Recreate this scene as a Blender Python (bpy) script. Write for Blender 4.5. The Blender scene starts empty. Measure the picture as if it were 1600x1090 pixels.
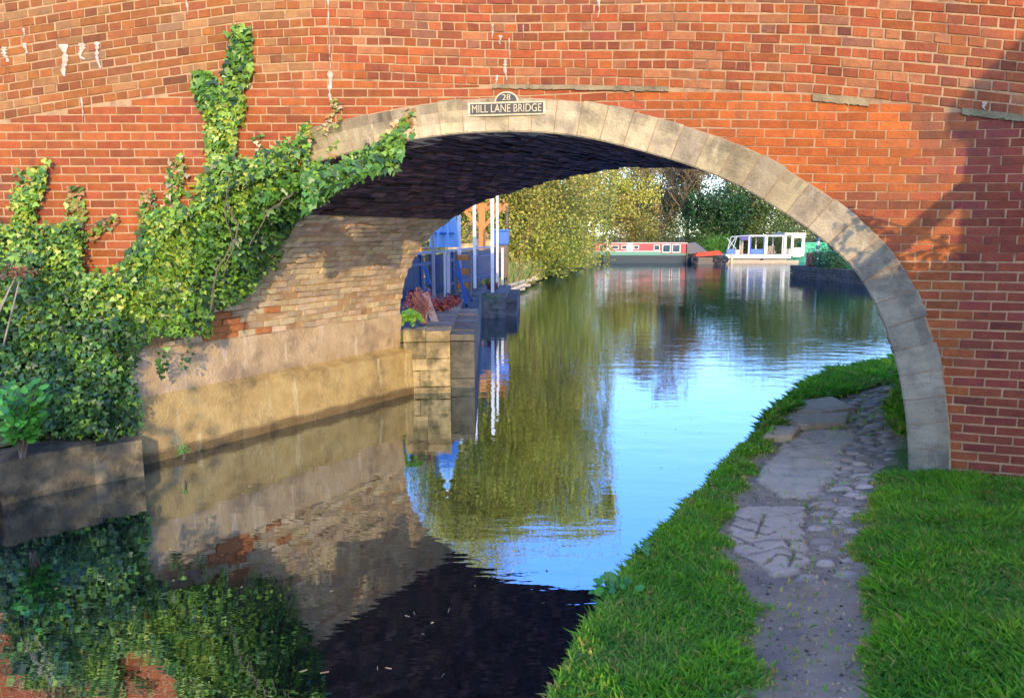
import bpy, bmesh, math, random
import numpy as np
from mathutils import Vector, noise as mn
random.seed(7); rng = np.random.default_rng(7)
sc = bpy.context.scene; COL = sc.collection
R = math.radians

# ------------------------------------------------------------------ camera, sky, sun, exposure
F = 1155.0; PITCH = math.atan(177/1155); CAMZ = 2.2
cd = bpy.data.cameras.new('camera'); cam = bpy.data.objects.new('camera', cd); COL.objects.link(cam)
cam.location = (0, 0, CAMZ); cam.rotation_euler = (math.pi/2-PITCH, 0, 0)
cd.sensor_width = 36; cd.lens = 36*F/1600; cd.clip_end = 4000; sc.camera = cam
SUN_AZ = R(-9); SUN_EL = R(16.5)                     # the way the light travels: azimuth from +y, and its fall
SD = Vector((math.sin(SUN_AZ)*math.cos(SUN_EL), math.cos(SUN_AZ)*math.cos(SUN_EL), -math.sin(SUN_EL)))
world = bpy.data.worlds.new('World'); sc.world = world; world.use_nodes = True
wn = world.node_tree.nodes; bg = wn['Background']
sky = wn.new('ShaderNodeTexSky'); sky.sky_type = 'NISHITA'; sky.sun_disc = False
sky.sun_elevation = SUN_EL; sky.sun_rotation = SUN_AZ+math.pi; sky.ozone_density = 3.2; sky.dust_density = .6
sep = wn.new('ShaderNodeSeparateColor'); sep.mode = 'HSV'; cmb = wn.new('ShaderNodeCombineColor'); cmb.mode = 'HSV'; WL = world.node_tree.links.new
def curve(src, dst, power, gain, add=0.0):            # one even tone curve for the whole sky
    p_ = wn.new('ShaderNodeMath'); p_.operation = 'POWER'; p_.inputs[1].default_value = power; WL(src, p_.inputs[0])
    g_ = wn.new('ShaderNodeMath'); g_.operation = 'MULTIPLY_ADD'; g_.inputs[1].default_value = gain; g_.inputs[2].default_value = add; WL(p_.outputs[0], g_.inputs[0]); WL(g_.outputs[0], dst)
WL(sky.outputs[0], sep.inputs[0]); curve(sep.outputs[0], cmb.inputs[0], 1, 1, .022); curve(sep.outputs[1], cmb.inputs[1], 1.35, 1.38); curve(sep.outputs[2], cmb.inputs[2], .6, 4.2)
WL(cmb.outputs[0], bg.inputs[0]); bg.inputs[1].default_value = 0.15
sl = bpy.data.lights.new('sun', 'SUN'); sl.energy = 2.0; sl.angle = R(0.35); sl.color = (1, .77, .44)
so = bpy.data.objects.new('sun', sl); COL.objects.link(so); so.rotation_euler = SD.to_track_quat('-Z', 'Y').to_euler()
so.location = (0, -8, 30)
sc.view_settings.view_transform = 'Standard'; sc.view_settings.look = 'None'
sc.view_settings.exposure = 1.05; sc.view_settings.gamma = 1

# ------------------------------------------------------------------ measuring: a sight line of the photograph to a place
CP, SP = math.cos(PITCH), math.sin(PITCH)
def ray(px, py):
    u = (px-800)/F; v = (545-py)/F
    return Vector((u, CP+v*SP, -SP+v*CP))
def at(px, py, Y):                                    # point at distance Y
    d = ray(px, py); return Vector((d.x/d.y*Y, Y, CAMZ+d.z/d.y*Y))
def atz(px, py, z):                                   # point at height z
    d = ray(px, py); t = (z-CAMZ)/d.z; return Vector((d.x*t, d.y*t, z))
def proj(x, y, z):
    dy = y*CP-(z-CAMZ)*SP; dz = y*SP+(z-CAMZ)*CP
    return 800+F*x/dy, 545-F*dz/dy
def smooth(a, b, x):
    t = min(1, max(0, (x-a)/(b-a))); return t*t*(3-2*t)
# plan of the bridge face
SL = -.33
def yw(x):
    if x < -.8: return 6.9
    if x < .8: return 6.9+SL*(x+.8)**2/3.2
    return 6.9+SL*.8+SL*(x-.8)
def dyw(x): return 0 if x < -.8 else (SL*(x+.8)/1.6 if x < .8 else SL)
_xs = np.linspace(-9, 9, 3601); _ss = np.concatenate([[0], np.cumsum(np.hypot(np.diff(_xs), np.diff([yw(x) for x in _xs])))]); _ss -= np.interp(0, _xs, _ss)
def X(s): return float(np.interp(s, _ss, _xs))
def S(x): return float(np.interp(x, _xs, _ss))
def nw(x):
    v = Vector((dyw(x), -1, 0)); return v.normalized()
def wp(x, z, off=0):
    n = nw(x); return Vector((x+n.x*off, yw(x)+n.y*off, z))
def on_wall(px, py, off=0):
    d = ray(px, py); lo, hi = 2., 9.
    for _ in range(40):
        m = (lo+hi)/2; x = d.x/d.y*m
        if m > yw(x)-off: hi = m
        else: lo = m
    return d.x/d.y*lo, CAMZ+d.z/d.y*lo

# ------------------------------------------------------------------ mesh builder
def tag(o, label=None, cat=None, group=None, kind=None):
    if label: o['label'] = label
    if cat: o['category'] = cat
    if group: o['group'] = group
    if kind: o['kind'] = kind
    return o
def thing(name, loc, label, cat, group=None, rz=0):
    o = bpy.data.objects.new(name, None); COL.objects.link(o); o.location = loc; o.rotation_euler.z = rz
    o.empty_display_size = .2
    return tag(o, label, cat, group)
def link(name, me, parent=None, loc=None, keep=True):
    o = bpy.data.objects.new(name, me); COL.objects.link(o)
    if parent is not None:
        o.parent = parent
        if keep:                                      # mesh written in world coordinates
            b = parent
            while b is not None:
                me.transform(b.matrix_basis.inverted()) if b.type != 'MESH' or b.matrix_basis else None
                b = None
    return o
class MB:
    def __init__(s): s.v = []; s.f = []; s.t = []
    def face(s, pts, tint=(1, 1, 1)):
        i = len(s.v); s.v += [tuple(p) for p in pts]; s.f.append(tuple(range(i, i+len(pts)))); s.t.append(tint)
    def add(s, vs, fs, tint=(1, 1, 1)):
        i = len(s.v); s.v += [tuple(p) for p in vs]
        for f in fs: s.f.append(tuple(j+i for j in f)); s.t.append(tint)
    def box(s, x0, y0, z0, x1, y1, z1, tint=(1, 1, 1), mat=None, b=0):
        if b:
            vs = []
            for z, e in ((z0, b), (z0+b, 0), (z1-b, 0), (z1, b)):
                for x, y in ((x0+e, y0+e), (x1-e, y0+e), (x1-e, y1-e), (x0+e, y1-e)): vs.append(Vector((x, y, z)))
            fs = [(3, 2, 1, 0), (12, 13, 14, 15)]
            for k in range(3):
                for i in range(4): fs.append((4*k+i, 4*k+(i+1) % 4, 4*k+4+(i+1) % 4, 4*k+4+i))
        else:
            vs = [Vector(p) for p in ((x0, y0, z0), (x1, y0, z0), (x1, y1, z0), (x0, y1, z0), (x0, y0, z1), (x1, y0, z1), (x1, y1, z1), (x0, y1, z1))]
            fs = [(3, 2, 1, 0), (4, 5, 6, 7), (0, 1, 5, 4), (1, 2, 6, 5), (2, 3, 7, 6), (3, 0, 4, 7)]
        if mat: vs = [mat @ v for v in vs]
        s.add(vs, fs, tint)
    def beam(s, a, b, w, h, up=Vector((0, 0, 1)), tint=(1, 1, 1)):
        a = Vector(a); b = Vector(b); d = (b-a).normalized(); x = d.cross(up)
        x = x.normalized() if x.length > 1e-4 else Vector((1, 0, 0)); y = x.cross(d)
        vs = [p+x*i*w/2+y*j*h/2 for p in (a, b) for i, j in ((-1, -1), (1, -1), (1, 1), (-1, 1))]
        s.add(vs, [(0, 1, 2, 3), (7, 6, 5, 4), (0, 4, 5, 1), (1, 5, 6, 2), (2, 6, 7, 3), (3, 7, 4, 0)], tint)
    def tube(s, pts, rad, n=6, tint=(1, 1, 1), cap=True):
        pts = [Vector(p) for p in pts]; i0 = len(s.v); up = Vector((.13, .21, .97))
        for k, p in enumerate(pts):
            d = (pts[min(k+1, len(pts)-1)]-pts[max(k-1, 0)]).normalized()
            x = d.cross(up)
            if x.length < .05: x = d.cross(Vector((1, 0, 0)))
            x.normalize(); y = d.cross(x); r = rad[k] if isinstance(rad, (list, tuple)) else rad
            for j in range(n):
                a = 2*math.pi*j/n; s.v.append(tuple(p+x*math.cos(a)*r+y*math.sin(a)*r))
        for k in range(len(pts)-1):
            for j in range(n):
                s.f.append((i0+k*n+j, i0+k*n+(j+1) % n, i0+(k+1)*n+(j+1) % n, i0+(k+1)*n+j)); s.t.append(tint)
        if cap:
            s.f.append(tuple(i0+j for j in range(n))[::-1]); s.t.append(tint)
            s.f.append(tuple(i0+(len(pts)-1)*n+j for j in range(n))); s.t.append(tint)
    def prism(s, poly, z0, z1, tint=(1, 1, 1)):       # poly of (x, y)
        n = len(poly); vs = [(x, y, z0) for x, y in poly]+[(x, y, z1) for x, y in poly]
        s.add(vs, [tuple(range(n))[::-1], tuple(range(n, 2*n))]+[(i, (i+1) % n, n+(i+1) % n, n+i) for i in range(n)], tint)
    def ring(s, c, r, r2, ax, n=14, m=6, tint=(1, 1, 1)):      # torus, axis ax
        c = Vector(c); q = Vector((0, 0, 1)).rotation_difference(Vector(ax)); i0 = len(s.v)
        for i in range(n):
            a = 2*math.pi*i/n
            for j in range(m):
                b = 2*math.pi*j/m; rr = r+r2*math.cos(b)
                s.v.append(tuple(c+q @ Vector((rr*math.cos(a), rr*math.sin(a), r2*math.sin(b)))))
        for i in range(n):
            for j in range(m):
                s.f.append((i0+i*m+j, i0+((i+1) % n)*m+j, i0+((i+1) % n)*m+(j+1) % m, i0+i*m+(j+1) % m)); s.t.append(tint)
    def build(s, name, mat, parent=None, kind=None, smooth_=False, local=False):
        me = bpy.data.meshes.new(name); me.from_pydata(s.v, [], s.f); me.materials.append(mat)
        ca = me.color_attributes.new('tint', 'FLOAT_COLOR', 'CORNER')
        cnt = [len(f) for f in s.f]
        arr = np.ones((sum(cnt), 4), np.float32); arr[:, :3] = np.repeat(np.array(s.t, np.float32).reshape(-1, 3), cnt, axis=0)
        ca.data.foreach_set('color', arr.ravel())
        if smooth_: me.polygons.foreach_set('use_smooth', [True]*len(me.polygons))
        if parent is not None and not local: me.transform(wmat(parent).inverted())
        o = bpy.data.objects.new(name, me); COL.objects.link(o)
        if parent is not None: o.parent = parent
        if kind: o['kind'] = kind
        return o
def wmat(o):
    m = o.matrix_basis.copy()
    while o.parent is not None: o = o.parent; m = o.matrix_basis @ m
    return m
def npmesh(name, verts, faces, tint, mat, parent=None, kind=None, smooth_=False):
    """verts (V,3); faces (n,k) ints; tint (n,3) per face"""
    me = bpy.data.meshes.new(name); n, k = faces.shape
    me.vertices.add(len(verts)); me.vertices.foreach_set('co', np.asarray(verts, np.float32).ravel())
    me.loops.add(n*k); me.loops.foreach_set('vertex_index', faces.astype(np.int32).ravel())
    me.polygons.add(n); me.polygons.foreach_set('loop_start', np.arange(0, n*k, k, dtype=np.int32))
    me.update(calc_edges=True); me.materials.append(mat)
    ca = me.color_attributes.new('tint', 'FLOAT_COLOR', 'CORNER'); a = np.ones((n*k, 4), np.float32); a[:, :3] = np.repeat(tint, k, axis=0)
    ca.data.foreach_set('color', a.ravel())
    if smooth_: me.polygons.foreach_set('use_smooth', [True]*n)
    if parent is not None: me.transform(wmat(parent).inverted())
    o = bpy.data.objects.new(name, me); COL.objects.link(o)
    if parent is not None: o.parent = parent
    if kind: o['kind'] = kind
    return o

# ------------------------------------------------------------------ materials
def mat(name, c1, c2=None, scale=8, rough=.85, bump=0, bscale=None, stain=None, sscale=1.2, samt=.5, sth=(.5, .7), tinted=True, trans=0, metal=0, streak=None, spec=.3, stretch=None, ior=None, detail=6, fine=0):
    m = bpy.data.materials.new(name); m.use_nodes = True; nt = m.node_tree; N = nt.nodes; L = nt.links
    b = N['Principled BSDF']; b.inputs['Roughness'].default_value = rough; b.inputs['Metallic'].default_value = metal
    b.inputs['Specular IOR Level'].default_value = spec
    if ior: b.inputs['IOR'].default_value = ior
    g = N.new('ShaderNodeNewGeometry'); pos = g.outputs['Position']
    if stretch:
        mp = N.new('ShaderNodeMapping'); mp.inputs['Scale'].default_value = stretch; L.new(pos, mp.inputs['Vector']); pos = mp.outputs[0]
    def nz(sc_, det=detail, ro=.6, src=None):
        n = N.new('ShaderNodeTexNoise'); n.inputs['Scale'].default_value = sc_; n.inputs['Detail'].default_value = det; n.inputs['Roughness'].default_value = ro
        L.new(src or pos, n.inputs['Vector']); return n.outputs['Fac']
    def mix(a, b_, fac, typ='MIX'):
        x = N.new('ShaderNodeMix'); x.data_type = 'RGBA'; x.blend_type = typ
        for i, v in ((6, a), (7, b_), (0, fac)):
            if isinstance(v, (tuple, list)): x.inputs[i].default_value = (*v[:3], 1)
            elif isinstance(v, (int, float)): x.inputs[i].default_value = v
            else: L.new(v, x.inputs[i])
        return x.outputs[2]
    def ramp(f, a, b_):
        r = N.new('ShaderNodeMapRange'); r.inputs[1].default_value = a; r.inputs[2].default_value = b_; L.new(f, r.inputs[0]); return r.outputs[0]
    col = mix(c1, c2 or c1, ramp(nz(scale), .35, .65))
    if stain is not None:
        f = ramp(nz(sscale, 8, .65), *sth)
        q = N.new('ShaderNodeMath'); q.operation = 'MULTIPLY'; q.inputs[1].default_value = samt; L.new(f, q.inputs[0])
        col = mix(col, stain, q.outputs[0])
    if streak:
        mp2 = N.new('ShaderNodeMapping'); mp2.inputs['Scale'].default_value = streak[1]; L.new(g.outputs['Position'], mp2.inputs['Vector']); col = mix(col, streak[0], ramp(nz(1, 7, .65, mp2.outputs[0]), *streak[2]))
    if tinted:
        at_ = N.new('ShaderNodeAttribute'); at_.attribute_name = 'tint'; col = mix(col, at_.outputs['Color'], 1.0, 'MULTIPLY')
    L.new(col, b.inputs['Base Color'])
    if bump:
        bp = N.new('ShaderNodeBump'); bp.inputs['Strength'].default_value = bump; bp.inputs['Distance'].default_value = .02
        L.new(nz(bscale or scale*4, 5, .65), bp.inputs['Height']); L.new(bp.outputs[0], b.inputs['Normal'])
    if trans:
        t = N.new('ShaderNodeBsdfTranslucent'); L.new(col, t.inputs[0]); ms = N.new('ShaderNodeMixShader'); ms.inputs[0].default_value = trans
        out = N['Material Output']; L.new(b.outputs[0], ms.inputs[1]); L.new(t.outputs[0], ms.inputs[2]); L.new(ms.outputs[0], out.inputs[0])
    return m
BRICK = mat('red_brick', (.43, .112, .031), (.32, .080, .026), 14, .9, .7, 60, stain=(.17, .085, .055), sscale=1.1, samt=.6, sth=(.52, .72), streak=((.12, .06, .045), (5, 5, .9), (.62, .86)))
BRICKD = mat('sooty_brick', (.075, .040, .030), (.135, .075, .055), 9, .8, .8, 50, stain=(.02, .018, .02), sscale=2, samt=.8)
BRICKL = mat('limewashed_brick', (.66, .51, .31), (.50, .37, .21), 11, .95, .9, 50, stain=(.24, .14, .09), sscale=3.5, samt=.55, sth=(.5, .7))
MORTAR = mat('mortar', (.56, .35, .18), (.45, .27, .13), 10, .95, .8, 90, stain=(.22, .12, .07), sscale=3.2, samt=.85, sth=(.53, .66))
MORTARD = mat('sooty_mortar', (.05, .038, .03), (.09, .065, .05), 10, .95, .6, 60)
STONE = mat('ring_stone', (.50, .39, .22), (.36, .275, .16), 6, .9, .8, 50, stain=(.17, .135, .085), sscale=3, samt=.7, sth=(.5, .68), streak=((.62, .52, .33), (11, 11, 2), (.6, .8)))
RENDER_ = mat('cement_render', (.54, .39, .19), (.40, .27, .12), 3.5, .92, 1, 30, stain=(.17, .12, .07), sscale=2.1, samt=.75, sth=(.5, .66), streak=((.66, .55, .36), (7, 7, 1.4), (.56, .74)))
QUAY = mat('quay_stone', (.42, .32, .18), (.20, .155, .09), 5, .93, 1, 34, stain=(.07, .065, .04), sscale=4, samt=.85, sth=(.46, .62))
QUAYG = mat('grey_quay_stone', (.17, .16, .145), (.10, .095, .09), 6, .93, 1, 25, stain=(.05, .055, .045), sscale=3, samt=.7)
LIME = mat('lime_crust', (.62, .54, .42), (.48, .37, .25), 20, .9, .8, 60)
SOIL = mat('soil', (.54, .36, .18), (.40, .265, .135), 6, 1, 1, 38, stain=(.20, .15, .12), sscale=4, samt=.7, sth=(.48, .7))
CONC = mat('worn_concrete', (.86, .60, .32), (.72, .49, .26), 7, .95, .8, 70, stain=(.40, .29, .21), sscale=6, samt=.6)
COB = mat('cobble', (.68, .47, .27), (.48, .34, .195), 9, .62, .7, 60, spec=.5)
GRASSM = mat('grass_blade', (.32, .68, .05), (.22, .58, .04), 1.8, .6, trans=.6, stain=(.52, .66, .12), sscale=2.5, samt=.6)
LEAF = mat('leaf', (1, 1, 1), None, 3, .5, trans=.28, spec=.4)
IVYM = mat('ivy_leaf', (1, 1, 1), None, 3, .38, trans=.18, spec=.5)
BARK = mat('bark', (.20, .15, .10), (.12, .09, .06), 6, .95, .8, 30)
WHITE = mat('white_paint', (.75, .74, .72), (.66, .64, .60), 6, .5, .1)
PAINT = mat('paint', (1, 1, 1), (.88, .88, .88), 7, .45, .1, spec=.5)
WOOD = mat('orange_timber', (.62, .25, .07), (.48, .18, .05), 12, .7, .3, stretch=(6, 6, 1))
WOODG = mat('weathered_timber', (.42, .34, .24), (.30, .24, .17), 8, .85, .5, 40)
CLOTH = mat('cloth', (1, 1, 1), (.85, .85, .85), 14, .9, .4, 30)
RUBBER = mat('rubber', (.02, .02, .022), (.035, .035, .035), 20, .7, .3)
METAL = mat('sign_metal', (.045, .04, .035), (.08, .065, .045), 20, .55, .3, 60, spec=.5)
CREAM = mat('cream_letter', (.66, .56, .36), (.5, .4, .24), 40, .6, .2)
GLASS = mat('window_glass', (.06, .10, .14), (.03, .05, .07), 4, .06, spec=.8, tinted=False)
BANKM = mat('bank_earth', (.10, .13, .05), (.16, .12, .07), 1.2, 1, .9, 14)
def water_mat():
    m = bpy.data.materials.new('canal_water'); m.use_nodes = True; nt = m.node_tree; N = nt.nodes; L = nt.links
    out = N['Material Output']; b = N['Principled BSDF']; b.inputs['Base Color'].default_value = (.006, .009, .008, 1); b.inputs['Roughness'].default_value = .9; b.inputs['Specular IOR Level'].default_value = 0
    gl = N.new('ShaderNodeBsdfGlossy'); gl.inputs['Roughness'].default_value = .0; gl.inputs['Color'].default_value = (.74, .86, 1, 1)
    fr = N.new('ShaderNodeFresnel'); fr.inputs['IOR'].default_value = 2.6
    mr = N.new('ShaderNodeMapRange'); mr.inputs[1].default_value = .2; mr.inputs[2].default_value = .6; mr.inputs[3].default_value = .57; mr.inputs[4].default_value = .80
    L.new(fr.outputs[0], mr.inputs[0]); mx = N.new('ShaderNodeMixShader'); L.new(mr.outputs[0], mx.inputs[0]); L.new(b.outputs[0], mx.inputs[1]); L.new(gl.outputs[0], mx.inputs[2]); L.new(mx.outputs[0], out.inputs[0])
    g = N.new('ShaderNodeNewGeometry')
    def nz(scale, st, rot=0, det=3):
        mp = N.new('ShaderNodeMapping'); mp.inputs['Scale'].default_value = st; mp.inputs['Rotation'].default_value = (0, 0, rot); L.new(g.outputs['Position'], mp.inputs['Vector'])
        n = N.new('ShaderNodeTexNoise'); n.inputs['Scale'].default_value = scale; n.inputs['Detail'].default_value = det; L.new(mp.outputs[0], n.inputs['Vector']); return n.outputs['Fac']
    a = nz(2.2, (.7, 1.6, 1), .2, 3); c = nz(9, (.6, 1.5, 1), -.2, 3); p = nz(.35, (1, 1, 1), 0, 2)
    # calm near the bridge, breeze-ruffled in patches farther out
    ad = N.new('ShaderNodeMath'); ad.operation = 'MULTIPLY_ADD'; L.new(c, ad.inputs[0]); ad.inputs[1].default_value = .13; L.new(a, ad.inputs[2])
    sx = N.new('ShaderNodeSeparateXYZ'); L.new(g.outputs['Position'], sx.inputs[0])
    r = N.new('ShaderNodeMapRange'); r.inputs[1].default_value = 6; r.inputs[2].default_value = 40; r.inputs[3].default_value = .10; r.inputs[4].default_value = .42; L.new(sx.outputs[1], r.inputs[0])
    pr = N.new('ShaderNodeMapRange'); pr.inputs[1].default_value = .35; pr.inputs[2].default_value = .65; pr.inputs[3].default_value = .55; pr.inputs[4].default_value = 1.3; L.new(p, pr.inputs[0])
    mu = N.new('ShaderNodeMath'); mu.operation = 'MULTIPLY'; L.new(r.outputs[0], mu.inputs[0]); L.new(pr.outputs[0], mu.inputs[1])
    bp = N.new('ShaderNodeBump'); bp.inputs['Distance'].default_value = .03; L.new(mu.outputs[0], bp.inputs['Strength']); L.new(ad.outputs[0], bp.inputs['Height'])
    for s_ in (b, gl): L.new(bp.outputs[0], s_.inputs['Normal'])
    L.new(bp.outputs[0], fr.inputs['Normal'])
    return m
WATER = water_mat()

# ------------------------------------------------------------------ water and land
w = MB(); w.face([(-400, -60, 0), (400, -60, 0), (400, 300, 0), (-400, 300, 0)]); w.build('water', WATER, kind='structure')

EDGE = [(-7.5, -20), (-3.6, -8), (-2.3, -4.5), (-1.15, -1), (-.25, 1.6), (.30, 3.2), (.75, 4.3), (1.30, 5.35), (1.95, 6.5), (2.75, 7.85), (3.55, 9.15), (4.3, 10.3), (5.2, 11.2), (6.6, 12.1), (9, 13.4), (13, 15), (16, 16.5)]
_ey = np.array([p[1] for p in EDGE]); _ex = np.array([p[0] for p in EDGE])
def edge_x(y): return float(np.interp(y, _ey, _ex))
def gz0(x, y): return .20+.42*smooth(6.2, -.5, y) if False else .20+.42*(1-smooth(-.5, 6.2, y))
def gz(x, y):
    e = x-edge_x(y)
    h = gz0(x, y)
    h += .10*smooth(.5, 2.2, e)*(1-smooth(9, 11, y))*(1-.6*smooth(5, 6.5, y))      # verge rises from the path
    h += .03*mn.noise(Vector((x*1.3, y*1.3, 0)))+.012*mn.noise(Vector((x*5, y*5, 3)))
    return h*smooth(-.22, .05, e)-.5*(1-smooth(-.22, .05, e))
def ground_hit(px, py):
    d = ray(px, py); t = .5
    while t < 60:
        p = Vector((0, 0, CAMZ))+d*t
        if p.z < gz0(p.x, p.y): return p
        t += .01
    return p
# where the path is bare (pixel outline measured on the photograph, turned into ground places)
PATHPX = [(1165, 1120), (1172, 1040), (1160, 960), (1135, 880), (1118, 830), (1140, 785), (1172, 735), (1200, 690), (1225, 655), (1250, 628), (1310, 618), (1370, 600), (1405, 590), (1412, 612), (1385, 640), (1400, 690), (1392, 720), (1372, 770), (1362, 830), (1350, 880), (1368, 960), (1375, 1040), (1400, 1120)]
PATH = [ground_hit(*p) for p in PATHPX]; PATH = [(p.x, p.y) for p in PATH]
PATH = [(PATH[0][0]-.8, -6)]+PATH+[(PATH[-1][0]+.1, -6)]
def inside(poly, x, y):
    c = False; n = len(poly); j = n-1
    for i in range(n):
        xi, yi = poly[i]; xj, yj = poly[j]
        if (yi > y) != (yj > y) and x < (xj-xi)*(y-yi)/(yj-yi)+xi: c = not c
        j = i
    return c
def dist_poly(poly, x, y):
    best = 9
    for i in range(len(poly)):
        ax, ay = poly[i-1]; bx, by = poly[i]; dx, dy = bx-ax, by-ay; q = dx*dx+dy*dy
        t = max(0, min(1, ((x-ax)*dx+(y-ay)*dy)/q)) if q else 0
        best = min(best, math.hypot(x-ax-t*dx, y-ay-t*dy))
    return best
def bare(x, y):                                       # 1 on the path, 0 on the grass, ragged edge
    d = dist_poly(PATH, x, y); d = d if inside(PATH, x, y) else -d
    return smooth(-.10, .08, d+.13*mn.noise(Vector((x*3, y*3, 1)))+.06*mn.noise(Vector((x*11, y*11, 2))))
def towpath():
    rows = []; ys = list(np.arange(-8, 1, .4))+list(np.arange(1, 8.5, .05))+list(np.arange(8.5, 16.5, .15))
    vs = []; tt = []; es = [-.3, -.22, -.16, -.1, -.05, 0, .06]+list(np.arange(.12, 2.6, .05))+list(np.arange(2.6, 5.2, .15))+[5.6, 6.5, 8, 10, 14, 20, 40]
    for y in ys:
        e0 = edge_x(y)
        for e in es:
            x = e0+e; b = bare(x, y) if e < 5 and y < 14 else 0; vs.append((x, y, gz(x, y)-.025*b)); tt.append(b)
    n = len(es); fs = []; tf = []
    for i in range(len(ys)-1):
        for j in range(n-1):
            a = i*n+j; fs.append((a, a+1, a+n+1, a+n)); b = tt[a]; tf.append((1*b+.28*(1-b), 1*b+.75*(1-b), 1*b+.15*(1-b)))
    return npmesh('towpath', np.array(vs), np.array(fs), np.array(tf), SOIL, kind='structure', smooth_=True)
TOW = towpath()
LB = [(-60, -60), (-12, -30), (-9, 0), (-6.6, 4.2), (-5.2, 5.35), (-4.6, 5.9), (-3.75, 6.75), (-3.75, 10.4), (-1.6, 10.5), (-1.22, 20.3), (-.5, 23), (-.7, 25.5), (-.2, 28), (1.2, 37), (3.1, 45), (6.0, 56), (8, 62), (14, 64), (34, 65), (70, 68), (300, 90), (300, 900), (-900, 900), (-900, -60)]
g = MB(); g.prism([(x-.15, y) for x, y in LB], -1.2, .32); go = g.build('ground', BANKM, kind='structure')
RB = [(-7.5, -60), (-7.4, -20), (-3.3, -8), (40, -8), (60, 10), (16.3, 16.6), (20, 20), (20.5, 29), (16.2, 32.5), (15.2, 40.2), (17, 42), (40, 44), (300, 60), (300, -60)]
g = MB(); g.prism([(-7.4, -60), (-7.4, -20), (-3.2, -8.0), (30, -8.0), (60, -8), (300, -60)], -1.2, .5)
g.prism([(16.2, 16.55), (20, 20), (20.5, 29), (16.2, 32.5), (15.2, 40.2), (17, 42), (60, 44), (300, 60), (300, -8), (43, -8), (48, 10)], -1.2, .33); g.build('far_ground', BANKM, kind='structure')

# ------------------------------------------------------------------ the bridge
BR = thing('canal_bridge', (0, 6.9, 0), 'red brick canal bridge with a pale stone arch ring, ivy on its left', 'bridge')
AX = Vector((.6, 1, 0)); YF = 10.3                    # the barrel runs skew through the bridge
INTR = [(-3.61, -.7), (-3.61, -.02), (-3.61, .2), (-3.615, .45), (-3.62, .55), (-3.62, .9), (-3.60, 1.3), (-3.52, 1.65), (-3.37, 1.95), (-3.12, 2.25), (-2.8, 2.48), (-2.39, 2.70)]
for q in [(488, 254), (563, 233), (646, 216), (712, 207), (780, 204), (840, 205), (900, 210), (960, 223), (1020, 239), (1070, 254), (1126, 275), (1174, 298), (1214, 324), (1250, 346), (1296, 380), (1334, 416), (1364, 460), (1385, 511), (1402, 562), (1412, 612), (1419, 663), (1421, 701), (1422, 750), (1422, 775)]:
    INTR.append(on_wall(*q))
def resample(P, n):
    P = np.array(P, float); d = np.concatenate([[0], np.cumsum(np.hypot(*np.diff(P, axis=0).T))]); t = np.linspace(0, d[-1], n)
    return np.stack([np.interp(t, d, P[:, 0]), np.interp(t, d, P[:, 1])], 1), d[-1]
def relax(P, k=3):
    P = P.copy()
    for _ in range(k): P[1:-1] = .25*P[:-2]+.5*P[1:-1]+.25*P[2:]
    return P
P0, ILEN = resample(INTR, 400); P0 = relax(P0, 25)
def intr(t):                                          # arc length -> (x, z), outward normal (away from the opening)
    u = t/ILEN*399; i = int(min(398, max(0, u))); f = u-i
    p = P0[i]*(1-f)+P0[i+1]*f; i0, i1 = max(0, i-3), min(399, i+4); d = P0[i1]-P0[i0]; d /= np.hypot(*d)
    return p, np.array([-d[1], d[0]])
RING = .30
# arc length where the stone ring starts on the left (behind ivy) : z = 0.6
T0 = next(t for t in np.arange(0, ILEN, .01) if intr(t)[0][1] > .6)
T0 = next(t for t in np.arange(0, ILEN, .01) if intr(t)[0][0] > on_wall(486, 254)[0])
EX = np.array([intr(t)[0]+intr(t)[1]*(RING if t > T0 else 0) for t in np.linspace(0, ILEN, 500)])
MID = np.array([intr(t)[0]+intr(t)[1]*(RING*.5 if t > T0 else .01) for t in np.linspace(0, ILEN, 300)])
def opening_top(C, x):                                # height of the curve above place x, None outside it
    if x <= C[:, 0].min() or x >= C[:, 0].max(): return None
    k = np.where((C[:-1, 0]-x)*(C[1:, 0]-x) <= 0)[0]
    zs = [C[i, 1]+(C[i+1, 1]-C[i, 1])*(x-C[i, 0])/((C[i+1, 0]-C[i, 0]) or 1e-9) for i in k]
    return max(zs) if zs else None
BPX = [(-260, 222), (-120, 205), (0, 187), (132, 166), (245, 149), (394, 129), (503, 124), (620, 127), (720, 131), (890, 134), (1060, 137), (1270, 147), (1440, 163), (1600, 181), (1800, 205)]
BW = np.array([on_wall(*q) for q in BPX]); _o = np.argsort(BW[:, 0]); BW = BW[_o]
def zB(x): return float(np.interp(x, BW[:, 0], BW[:, 1]))
ZTOP = 4.75
def bump3(x, z, a, s): return a*mn.noise(Vector((x*s, z*s, 5)))
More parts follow.
